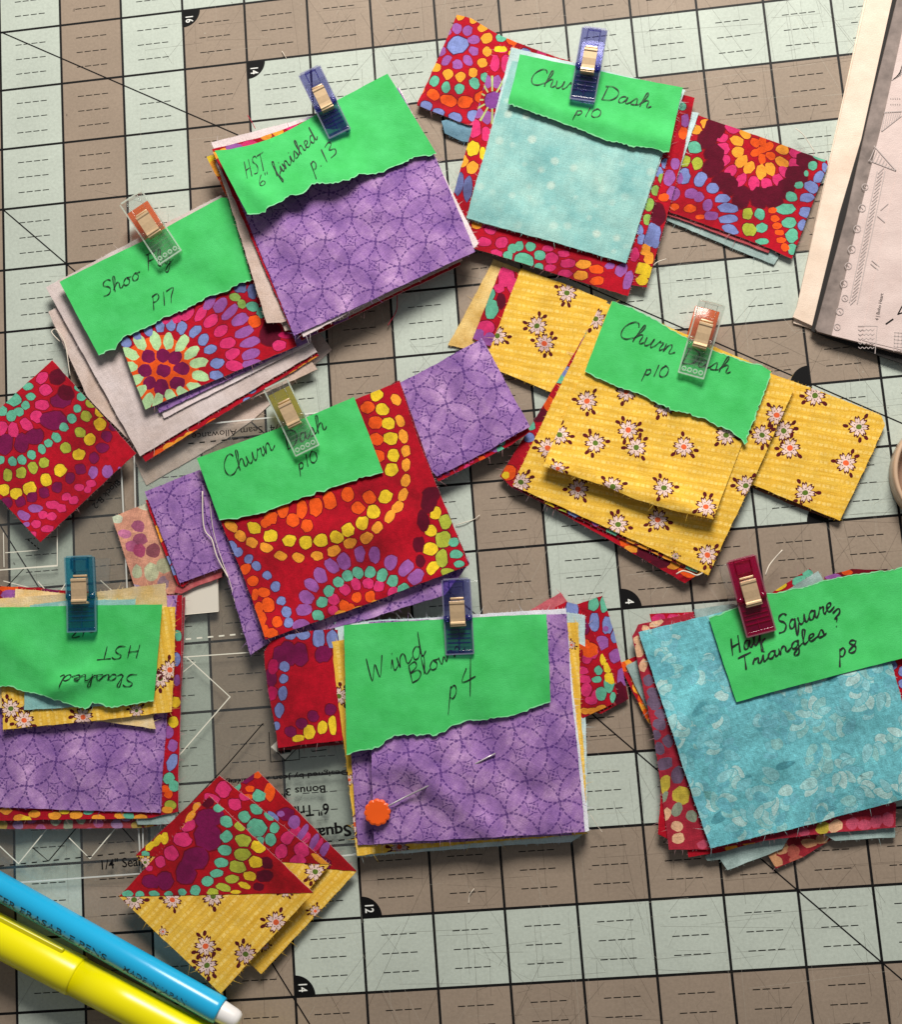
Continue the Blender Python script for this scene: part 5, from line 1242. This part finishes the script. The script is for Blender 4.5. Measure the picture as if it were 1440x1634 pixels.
pr = Pr(82); pr.many('pink', 80, 70, [(626, 200, 84, 78), (562, 246, 84, 46, .4), (682, 280, 72, 66), (738, 236, 60, 50), (930, 530, 64, 70), (965, 456, 60, 74, .5), (1045, 526, 92, 72, .6), (1020, 582, 84, 60)]); pr.many('teal', 60, 62, [(735, 347), (797, 305, 66, 54, .3), (805, 405, 98, 104), (898, 405, 50, 54), (875, 468, 58, 62), (868, 345, 60, 30, .8), (820, 470, 40, 40)]); pr.many('amb', 110, 24, [(1140, 575, 110, 30, .6), (450, 345, 40, 80, .6), (480, 290, 40, 50, .6)]); pr.many('yel', 30, 60, [(270, 475, 70, 40, -.9), (230, 505, 60, 36, -.7), (310, 460, 40, 60)]); pr.d(205, 548, 44, 36, 'teal')
pieced('pieced square in the middle with teal dots around a large teal dot', 3, (155, 552), (603, 126), (1192, 600), (725, 1176), pr.out(A12), yfl(A12, [(1115, 640, 'g'), (205, 590, 'g', 60), (905, 910, 'o', 40)], 100, 12), 2)
pr = Pr(83)
pr.many('plum', 130, 110, [(540, 352, 130, 100), (535, 452, 134, 130), (470, 570, 140, 110), (418, 648, 110, 110), (315, 690, 90, 90), (240, 692, 90, 70), (600, 330, 60, 60)]); pr.many('dark', 80, 70, [(860, 590, 60, 60), (840, 662, 84, 60), (815, 720, 60, 40), (545, 270, 60, 50)])
pr.many('pink', 80, 66, [(440, 390, 84, 58, -.4), (408, 468, 92, 80), (343, 541, 66, 80, -.3), (288, 586, 56, 64, -.4), (230, 622, 34, 30)]); pr.many('amb', 60, 34, [(450, 342, 70, 36, -.8), (400, 385, 60, 30, -.9), (330, 460, 50, 20, -.9)])
pr.many('teal', 64, 60, [(605, 298, 52, 44), (640, 370, 66, 60), (640, 451, 66, 64), (628, 523, 72, 60), (610, 592, 72, 52), (588, 649, 68, 42), (538, 690, 64, 48), (475, 737, 50, 56), (403, 749, 46, 38), (328, 758, 48, 28), (255, 757, 54, 30), (175, 761, 48, 36), (110, 758, 62, 36)])
pr.many('lime', 80, 62, [(712, 396, 56, 38, .6), (728, 471, 82, 66), (725, 546, 88, 62), (703, 613, 86, 60), (668, 679, 68, 46), (622, 722, 78, 44, .3), (565, 748, 64, 36)]); pr.many('yel', 70, 56, [(812, 503, 78, 58, .4), (800, 587, 70, 62), (763, 663, 62, 50), (735, 712, 68, 36, .4), (690, 748, 56, 20)])
pieced('front pieced square with lime and teal dots over yellow flowers', 6, (66, 772), (553, 234), (1106, 751), (610, 1291), pr.out(A12),
       yfl(A12, [(145, 790, 'g'), (350, 790, 'o', 90), (568, 770, 'g'), (905, 910, 'o'), (528, 1038, 'o'), (535, 1140, 'g'), (742, 1080, 'g'), (955, 745, 'g', 60), (300, 960, 'o', 40)], 104, 13), 3, bend=curl((553, 234), (1106, 751), .04, .5, A12))
# ------------------------------------------------------------------ sewing clips
def cbox(bm, x0, x1, y0, y1, z0, z1, zs=None):
    """box between two points; zs = (z0,z1) at the y1 end when it slopes"""
    zb = zs or (z0, z1)
    v = [bm.verts.new(p) for p in ((x0, y0, z0), (x1, y0, z0), (x1, y1, zb[0]), (x0, y1, zb[0]), (x0, y0, z1), (x1, y0, z1), (x1, y1, zb[1]), (x0, y1, zb[1]))]
    for f in ((0, 3, 2, 1), (4, 5, 6, 7), (0, 1, 5, 4), (1, 2, 6, 5), (2, 3, 7, 6), (3, 0, 4, 7)): bm.faces.new([v[i] for i in f])
def bev(bm, o=.012, seg=2):
    bmesh.ops.bevel(bm, geom=[e for e in bm.edges], offset=o, segments=seg, profile=.6, affect='EDGES', clamp_overlap=True)
def cyl(bm, x0, x1, y, z, r, n=12):
    a = []
    for x in (x0, x1): a.append([bm.verts.new((x, y + r * math.cos(i / n * 6.283), z + r * math.sin(i / n * 6.283))) for i in range(n)])
    for i in range(n): bm.faces.new((a[0][i], a[0][(i + 1) % n], a[1][(i + 1) % n], a[1][i]))
    bm.faces.new(a[0][::-1]); bm.faces.new(a[1])
def clip(head, tip, width_px, z, upper, lower, label, lowshift=0.0, depth=.2):
    a, b = P(*tip, z + .05), P(*head, z + .2)
    d_ = b - a; L = math.hypot(d_.x, d_.y)
    sc_ = (P(tip[0] + 50, tip[1], z) - P(tip[0] - 50, tip[1], z)).length / 100
    W = width_px * sc_
    root = empty('sewing_clip', (a.x, a.y, z), math.atan2(d_.y, d_.x) - math.pi / 2)
    setp(root, label, 'sewing clip', 'sewing clips holding the notes')
    h = W / 2
    bm = bmesh.new()
    cbox(bm, -h, h, .0, .47 * L, .004, .075, (.03, .125))              # jaw plate
    cbox(bm, -h, -h + .095, .44 * L, .99 * L, .05, .145, (.16, .235))   # side rails
    cbox(bm, h - .095, h, .44 * L, .99 * L, .05, .145, (.16, .235))
    cbox(bm, -h + .09, h - .09, .80 * L, L, .14, .215, (.165, .245))    # thumb plate
    cbox(bm, -h + .09, h - .09, .72 * L, .81 * L, .115, .135, (.13, .15))
    cbox(bm, -h + .01, h - .01, .0, .055 * L, .07, .10)                 # lip
    bev(bm, .014, 3)
    up_ = bm_obj('upper_arm', bm, upper, root, True)
    rb_ = bmesh.new()
    for q in (.14, .20, .26, .32): cbox(rb_, -h + .03, h - .03, q * L, (q + .018) * L, .078 + q * .1, .092 + q * .1)
    cbox(rb_, -h + .085, -h + .1, .83 * L, .96 * L, .22, .262); cbox(rb_, h - .1, h - .085, .83 * L, .96 * L, .22, .262); cbox(rb_, -h + .085, h - .085, .95 * L, .965 * L, .24, .264)
    cbox(rb_, -.008, .008, .06 * L, .34 * L, .085, .10)
    bev(rb_, .004, 1)
    bm_obj('grip_rib', rb_, upper, root)
    eb = bmesh.new(); e_ = .011  # paler bars on the arm edges, painting in their bright highlights
    for sg in (-1, 1):
        x = sg * h
        cbox(eb, x - e_, x + e_, .0, .47 * L, .074, .092, (.124, .142)); cbox(eb, x - e_, x + e_, .47 * L, .99 * L, .14, .152, (.234, .248))
    cbox(eb, -h, h, -.008, .012, .088, .104); cbox(eb, -h + .02, h - .02, .985 * L, L + .008, .238, .252)
    bm_obj('moulded_rim', eb, M_TOOTH if upper is M_CLEAR else RIMS.setdefault(upper.name, mk_clear('rim_' + upper.name, tuple(.5 + .5 * q for q in upper['tint']), .8, .25, tuple(.35 + .65 * q for q in upper['tint']))), root)
    if upper is M_CLEAR:
        for i in range(4):
            bm = bmesh.new(); x = -h + .06 + i * (W - .12) / 3
            vs = []
            for rr, zz in ((.036, .10), (.036, .122), (.02, .122), (.02, .10)):
                vs.append([bm.verts.new((x + rr * math.cos(q / 12 * 6.283), .065 * L + rr * math.sin(q / 12 * 6.283), zz)) for q in range(12)])
            for c_ in range(3):
                for q in range(12): bm.faces.new((vs[c_][q], vs[c_][(q + 1) % 12], vs[c_ + 1][(q + 1) % 12], vs[c_ + 1][q]))
            bm_obj('tooth', bm, M_TOOTH, root)
    bm = bmesh.new(); s_ = lowshift
    cbox(bm, -h + s_, h + s_, .46 * L, 1.0 * L, -.10, -.03, (max(-z + .03, -.15), max(-z + .03, -.15) + .06))
    bev(bm, .014, 2)
    lo = bm_obj('lower_arm', bm, lower, root, True)
    bm = bmesh.new()
    for sg in (-1, 1):
        cyl(bm, sg * (h - .085), sg * (h + .004), .475 * L, .135, .045)
    bm_obj('hinge_lug', bm, upper, root, True)
    prof = [(.40, .15), (.385, .205), (.395, .224), (.415, .222), (.43, .210), (.47, .214), (.56, .232), (.65, .242), (.665, .256), (.69, .258), (.705, .236), (.70, .18)]
    V, Fc = [], []
    hw = W * .27
    pr_ = prof
    for (y, zz) in pr_:
        for x in (-hw, hw): V.append((x, y * L, zz))
    n = len(pr_)
    for (y, zz) in pr_:
        for x in (-hw, hw): V.append((x, y * L, zz - .014))
    for i in range(n - 1):
        Fc.append((2 * i, 2 * i + 1, 2 * i + 3, 2 * i + 2)); b_ = 2 * n
        Fc.append((b_ + 2 * i, b_ + 2 * i + 2, b_ + 2 * i + 3, b_ + 2 * i + 1))
        for x in (0, 1): Fc.append((2 * i + x, 2 * i + 2 + x, b_ + 2 * i + 2 + x, b_ + 2 * i + x) if x == 0 else (2 * i + x, b_ + 2 * i + x, b_ + 2 * i + 2 + x, 2 * i + 2 + x))
    mesh_obj('spring', V, Fc, M_SPRING, root)
    bm = bmesh.new()
    cbox(bm, -hw - .004, hw + .004, .365 * L, .392 * L, .115, .205); cbox(bm, -hw + .01, hw - .01, .73 * L, .755 * L, .135, .20); bev(bm, .006, 2)
    bm_obj('spring_end', bm, M_SPRING, root, True)
    return root
RIMS = {}
M_TOOTH = mk_clear('frosted_tooth', (.9, .95, .9), .4, .55, (.86, .92, .86))  # real teeth, and the painted edge highlights of clear clips
def top(st, lay, pt): q = P(*pt, st.z0); return st.h(q.x, q.y) + lay * PITCH + .012
clip((494, 114), (543, 215), 36, top(HS, 6, (543, 200)) + .05, M_INDIGO, M_CLEAR, 'dark blue clip with brass spring on the HST 6" finished note', .02)
clip((950, 47), (929.5, 162), 39.5, top(CT, 8, (930, 150)) + .01, M_INDIGO, M_CLEAR, 'dark blue clip at the top of the mint Churn Dash stack', 0)
clip((209.8, 317), (273, 412.5), 40, top(SF, 8, (270, 400)), M_CLEAR, M_ORANGEC, 'clear clip with an orange back on the Shoo Fly note', -.02)
clip((1137.4, 483), (1102.7, 600.5), 41, top(CY, 7, (1105, 590)), M_CLEAR, M_ORANGEC, 'clear clip with an orange back on the yellow Churn Dash stack', -.03)
clip((440.2, 614), (491.6, 720), 40, top(CR, 8, (490, 710)), M_CLEAR, M_OLIVEC, 'clear clip with an olive yellow back on the red Churn Dash stack', -.02)
clip((127.4, 888), (131.5, 1008.5), 45, top(SL, 9, (131, 1000)), M_TEALC, M_CLEAR, 'teal blue clip on the upside-down Slashed note', .12)
clip((728, 924), (734.6, 1044), 44, top(WB, 5, (734, 1035)), M_INDIGO, M_CLEAR, 'dark blue clip on the Wind Blown note', .10)
clip((1182.8, 891), (1215.4, 1011.5), 47, top(HT, 7.6, (1215, 1000)), M_MAGENTA, M_CLEAR, 'magenta red clip on the Half Square Triangles note', -.08)

# ------------------------------------------------------------------ flat orange flower-head pin
wz = lambda x, y: WB.h(x, y) + 4 * PITCH + WBB(x, y)
def onw(p, e): q = P(*A10(p), .35); q = P(*A10(p), wz(q.x, q.y) + e); return Vector((q.x, q.y, wz(q.x, q.y) + e))
hd = onw((470, 920), .035)
root = empty('flower_head_pin', tuple(hd)); setp(root, 'orange flower-headed pin stuck through the purple Wind Blown square', 'pin')
bm = bmesh.new(); nA = 72
top_, bot_, inn = [], [], []
for i in range(nA):
    a = i / nA * 6.283; r = .166 * (1 + .10 * abs(math.cos(a * 6)) ** .8)
    top_.append(bm.verts.new((r * math.cos(a), r * math.sin(a), .016))); bot_.append(bm.verts.new((r * 1.02 * math.cos(a), r * 1.02 * math.sin(a), -.014)))
    inn.append(bm.verts.new((r * .86 * math.cos(a), r * .86 * math.sin(a), .026)))
for i in range(nA):
    j = (i + 1) % nA
    bm.faces.new((bot_[i], bot_[j], top_[j], top_[i])); bm.faces.new((top_[i], top_[j], inn[j], inn[i]))
bm.faces.new(inn); bm.faces.new(bot_[::-1])
bm_obj('pin_head', bm, M_ORANGE, root)
def tube(name, pts, r, m, parent=None, n=7, smooth=True, taper=None):
    V, Fc = [], []
    for i, p in enumerate(pts):
        t_ = (pts[min(i + 1, len(pts) - 1)] - pts[max(i - 1, 0)]).normalized()
        u = t_.cross(Vector((0, 0, 1))); u = u.normalized() if u.length > 1e-4 else Vector((1, 0, 0)); v = u.cross(t_)
        rr = r * (taper(i / (len(pts) - 1)) if taper else 1)
        for q in range(n): V.append(tuple(p + (u * math.cos(q / n * 6.283) + v * math.sin(q / n * 6.283)) * rr))
    for i in range(len(pts) - 1):
        for q in range(n):
            a, b = i * n + q, i * n + (q + 1) % n
            Fc.append((a, b, b + n, a + n))
    Fc.append(tuple(range(n))[::-1]); Fc.append(tuple(range((len(pts) - 1) * n, len(pts) * n)))
    return mesh_obj(name, V, Fc, m, parent, smooth=smooth)
def loc(o, root):      # keep world geometry while hanging it under an Empty
    o.matrix_parent_inverse = Matrix.Translation(-root.location) @ Matrix.Identity(4)
    return o
sh = tube('pin_shaft', [onw((500, 902), .04), onw((512, 896), .06), onw((535, 884), .07), onw((565, 868), .065), onw((600, 851), .05), onw((640, 832), .02), onw((670, 815), -.03), onw((740, 785), -.05), onw((800, 757), -.05), onw((835, 740), -.01), onw((855, 729), .012), onw((880, 716), .028), onw((908, 702), .035)], .0125, M_STEELPIN, root)
loc(sh, root)

# ------------------------------------------------------------------ marker pens (lower left)
def pen(name, label, a, b, r, zc, m, mats, rings, ext=5.0):
    """a, b photo points on the axis (b = end in the picture); built along local +x"""
    pa, pb = P(*a, zc), P(*b, zc); d_ = (pb - pa); d_.z = 0; L = d_.length
    root = empty(name, (pb.x, pb.y, zc), math.atan2(d_.y, d_.x)); setp(root, label, 'marker pen')
    def lathe(nm, prof, mm, n=40):
        V, Fc = [], []
        for x, rr in prof:
            for q in range(n): V.append((x, rr * math.cos(q / n * 6.283), rr * math.sin(q / n * 6.283)))
        for i in range(len(prof) - 1):
            for q in range(n):
                u, v = i * n + q, i * n + (q + 1) % n
                Fc.append((u, v, v + n, u + n))
        Fc.append(tuple(range(n))[::-1]); Fc.append(tuple(range((len(prof) - 1) * n, len(prof) * n)))
        return mesh_obj(nm, V, Fc, mm, root, smooth=True)
    for nm, prof, mm in rings: lathe(nm, prof, mm)
    return root, L
rp = .185
cy, L1 = pen('marker_pen', 'cyan blue marker pen with a white end plug', (-80, 1370), (351.5, 1613), rp, rp + .16, M_CYANPEN, None, [
    ('barrel', [(-5.2, rp * .98), (-.06, rp), (-.015, rp * .985), (0, rp * .94), (.0, rp * .80)], M_CYANPEN),
    ('end_plug', [(-.02, rp * .78), (.01, rp * .79), (.20, rp * .72), (.255, rp * .66), (.29, rp * .52), (.305, rp * .3)], M_WHITEPLUG)])
def wraptext(txt, x0, x1, h, a0, root, r, m):
    hh = h / .72
    text_mesh('lettering', txt, 1.0, m, root, lambda u, v, wd: (x0 + (x1 - x0) * u, (r + .0015) * math.cos(a0 - v * hh / r), (r + .0015) * math.sin(a0 - v * hh / r)), .004)
wraptext('WATER ERASABLE PENS', -3.9, -1.72, (.105), R_(132), cy, rp, M_PENTEXT)
wraptext('MADE IN JAPAN', -1.45, -.45, (.09), R_(130), cy, rp, M_PENTEXT)
ry = .27
ye, L2 = pen('marker_pen', 'fat yellow marker pen with a cap joint, nearest the lower left corner', (-80, 1453), (330, 1666), ry, ry + .02, M_YELPEN, None, [
    ('barrel', [(-2.05, ry * .96), (-1.2, ry * .97), (.6, ry * .95), (1.4, ry * .9)], M_YELPEN),
    ('cap', [(-5.5, ry), (-2.12, ry * 1.02), (-2.07, ry * 1.02), (-2.05, ry * .985)], M_YELPEN)])
bm = bmesh.new(); cbox(bm, -4.6, -2.35, .17, .27, .10, .17); bev(bm, .02, 2)
for v in bm.verts: v.co = Vector((v.co.x, v.co.y + .02, v.co.z - .02))
bm_obj('pocket_clip', bm, M_YELCLIP, ye, True)

# ------------------------------------------------------------------ pattern books (top right)
BK = Stack(.02, A3((1100, 700)), 0, 0, 0, 97)
def block(name, pts, T_, z0, z1, m, parent=None, label=None, cat=None):
    bm = bmesh.new(); pw = [P(*p, z1) for p in T_.l(pts)]
    lo = [bm.verts.new((p.x, p.y, z0)) for p in pw]; hi = [bm.verts.new((p.x, p.y, z1)) for p in pw]; n = len(pw)
    bm.faces.new(hi); bm.faces.new(lo)
    for i in range(n): bm.faces.new((lo[i], lo[(i + 1) % n], hi[(i + 1) % n], hi[i]))
    bmesh.ops.recalc_face_normals(bm, faces=bm.faces)
    o = bm_obj(name, bm, m, parent)
    if label: setp(o, label, cat)
    uvl = o.data.uv_layers.new(name='u')
    for l in o.data.loops:
        c_ = o.data.vertices[l.vertex_index].co / S; uvl.data[l.index].uv = (c_.x, c_.y)
    return o
lowb = empty('booklet'); setp(lowb, 'cream paged booklet lying under the pattern book, cream page strip showing', 'booklet')
block('cover', [(1130, -260), (1500, -260), (1500, 1640), (835, 1478), (752, 1452)], A3, .004, .03, M_CREAMPAGE, lowb)
block('page', [(1142, -260), (1500, -260), (1500, 1600), (845, 1468), (750, 1425), (768, 1380), (910, 760)], A3, .0305, .075, M_CREAMPAGE, lowb)
bk = empty('pattern_book'); setp(bk, 'open pattern book with a brown-grey border and doodled pages at the top right', 'pattern book')
block('back_page', [(1255, -260), (1700, -260), (1700, 1800), (1440, 1702), (905, 1520), (832, 1486), (960, 960), (1060, 620)], A3, .0765, .10, M_DARKGREY, bk)  # near-black slab colouring in the dark gap between booklet and book
block('border_page', [(1282, -260), (1700, -260), (1700, 1720), (1440, 1640), (915, 1505), (860, 1490), (852, 1478), (990, 970), (1110, 440)], A3, .10, .16, M_MARBLE, bk)
pg = block('printed_page', [(1330, -260), (1700, -260), (1700, 1680), (1440, 1625), (1240, 1585), (925, 1508), (975, 1290), (1050, 960), (1160, 520)], A3, .1605, .178, M_PAGE, bk)
block('inner_page', [(1500, -260), (1700, -260), (1700, 1660), (1440, 1605), (1235, 1572), (1062, 1530), (1080, 1420), (1180, 950), (1330, 300)], A3, .1785, .184, M_PAGE, bk)
ik, ikb = Acc(), Acc()
def dl(acc, pts, wd=.012, z=.1815):
    for a, b in zip(pts, pts[1:]):
        p, q = P(*A3(a), z), P(*A3(b), z); acc.bar((p.x, p.y), (q.x, q.y), wd, z)
rd = random.Random(5)
ZP = .1865
# tall hatched pole, ladder circles, triangles
dl(ik, [(1130, 770), (1005, 1360)], .013, ZP); dl(ik, [(1165, 768), (1040, 1365)], .013, ZP)
for i in range(34):
    u = i / 33; x, y = 1130 - 125 * u, 770 + 590 * u
    dl(ik, [(x + 4, y + 10), (x + 30, y - 16)], .012, ZP)
dl(ik, [(1115, 655), (1215, 768), (1090, 720)], .013, ZP)
for i in range(8): dl(ik, [(1118 + i * 11, 668 + i * 13), (1095 + i * 14, 722 + i * 5)], .012, ZP)
dl(ik, [(1160, 505), (1240, 500)], .014, ZP); dl(ik, [(1150, 590), (1240, 520)], .012, ZP)
for i in range(8): dl(ik, [(1165 + i * 10, 506), (1150 + i * 11, 588 - i * 9)], .011, ZP)
for i in range(6): dl(ik, [(1195 + i * 8, 360 - i * 4), (1240, 330 - i * 8)], .011, ZP)
for x, y, r in ((1075, 840, 14), (1062, 935, 16), (1040, 1028, 16), (1015, 1120, 17), (1000, 1195, 15), (980, 1275, 16), (985, 1340, 14), (962, 1400, 16), (950, 1470, 14)):
    dl(ik, [(x + r * math.cos(q * .5236), y + r * math.sin(q * .5236)) for q in range(13)], .010, ZP)
    dl(ik, [(x - 4, y - 4), (x + 5, y + 6)], .009, ZP)
for x, y in ((1130, 970), (1105, 1170), (1145, 945), (1100, 1185)): dl(ik, [(x, y), (x + 35, y + 30 * (1 if x < 1140 else -1))], .011, ZP)
for q in range(5): dl(ik, [(1045 + i * 9, 1480 + q * 20 + (8 if i % 2 else 0)) for i in range(9)], .009, ZP)
dl(ik, [(1043, 1466), (1130, 1466), (1120, 1590)], .010, ZP)
for q in range(6): dl(ik, [(1205, 1495 + q * 16), (1260, 1500 + q * 16)], .009, ZP)
for q in range(4): dl(ik, [(1210 + q * 16, 1495), (1204 + q * 16, 1580)], .009, ZP)
for q in range(10): dl(ik, [(1190 + (q % 5) * 10, 440 + (q // 5) * 26), (1193 + (q % 5) * 10, 444 + (q // 5) * 26)], .012, ZP)
ik.obj('doodle_print', M_GREYINK, bk)
dl(ikb, [(1222, 1415), (1240, 1380), (1262, 1352)], .018, ZP + .001); dl(ikb, [(1168, 1458), (1202, 1434)], .022, ZP + .001); dl(ikb, [(1225, 1412), (1262, 1400)], .018, ZP + .001)
ikb.obj('black_print', M_BLACK, bk)
text_on('4 | Boho Heart', A3((1135, 1442)), A3((1158, 1320)), .05, ZP, M_BLACK, bk)

# ------------------------------------------------------------------ tan clear dish at the right edge
dc = P(1516, 760, 0); Rd = .84
root = empty('pin_dish', (dc.x, dc.y, .004)); setp(root, 'tan see-through round dish at the right edge', 'dish')
def lathe_obj(nm, prof, m, parent, n=72):
    V, Fc = [], []
    for rr, zz in prof:
        for q in range(n): V.append((rr * math.cos(q / n * 6.283), rr * math.sin(q / n * 6.283), zz))
    for i in range(len(prof) - 1):
        for q in range(n):
            u, v = i * n + q, i * n + (q + 1) % n
            Fc.append((u, v, v + n, u + n))
    return mesh_obj(nm, V, Fc, m, parent, smooth=True)
M_DISHB = mk_plain('tan_dish_base', (176, 144, 124), .4, .4, 0, 90, .12)
M_DISHR = mk_plain('tan_dish_rim', (206, 174, 146), .3, .5, 0, 60, .06)
lathe_obj('dish_floor', [(.001, .03), (.70, .03), (.70, .0), (.001, .0)], M_DISHB, root)
lathe_obj('dish_rim', [(.705, .0), (Rd - .02, .0), (Rd, .03), (Rd, .26), (Rd - .012, .285), (Rd - .035, .29), (Rd - .055, .28), (Rd - .07, .10), (.705, .035), (.705, 0)], M_DISHR, root)

# ------------------------------------------------------------------ loose threads
def thread(label, pts, T_, z, m=M_THREAD, r=.0075):
    w3 = []
    cp = catmull(pts, 6)
    for i, p in enumerate(cp):
        q = P(*T_(p), z); w3.append(Vector((q.x, q.y, z + .012 * math.sin(i * .5))))
    o = tube('loose_thread', w3, r, m, None, 5)
    setp(o, label, 'thread', 'loose threads')
thread('cream thread leaning out of the magenta clip', [(1222, 918), (1228, 903), (1240, 888), (1249, 878)], A0, .22, r=.011)
thread('short cream thread off the frayed corner of the yellow square', [(1080, 916), (1090, 911), (1100, 913), (1112, 918), (1122, 914)], A0, .2, r=.011)
thread('white thread hanging over the left purple strip', [(323, 784), (325.5, 842), (338, 861), (347, 890), (364, 922)], A0, .27, r=.010)
thread('second white thread along the stitched purple edge', [(335, 800), (341, 850), (352, 888), (366, 926), (374, 960)], A0, .25, r=.005)
thread('looped white thread left of the Shoo Fly stack', [(95, 545), (82, 530), (88, 525), (97, 535), (105, 556), (112, 600)], A0, .2, r=.007)
thread('cream thread trailing from the right red strip', [(1270, 205), (1285, 218), (1300, 240)], A0, .14, r=.006)
thread('pale thread on the mat beside the big red square', [(728, 838), (748, 832), (758, 828), (766, 822)], A0, .02, r=.006)
thread('pink thread above the HST stack', [(395, 184), (402, 195), (407, 205)], A0, .3, M_THREADR, .006)
thread('red thread hanging below the HST stack', [(634, 470), (634, 490), (628, 505), (619, 520)], A0, .05, M_THREADR, .007)
thread('curled pale thread on the taupe squares under Wind Blown', [(757, 1418), (750, 1428), (748, 1441)], A0, .012, r=.006)
thread('cream thread at the lower right of the mint square', [(1043, 424), (1052, 417), (1064, 413)], A0, .1, r=.007)
thread('pale lint on the upper middle of the mat', [(450, 82), (455, 90), (457, 93)], A0, .012, r=.006)
thread('pale threads off the lower corner of Wind Blown', [(943, 1300), (952, 1315), (962, 1328)], A0, .1, r=.004)
print('sheet triangles', NTRI, 'objects', len(bpy.data.objects))
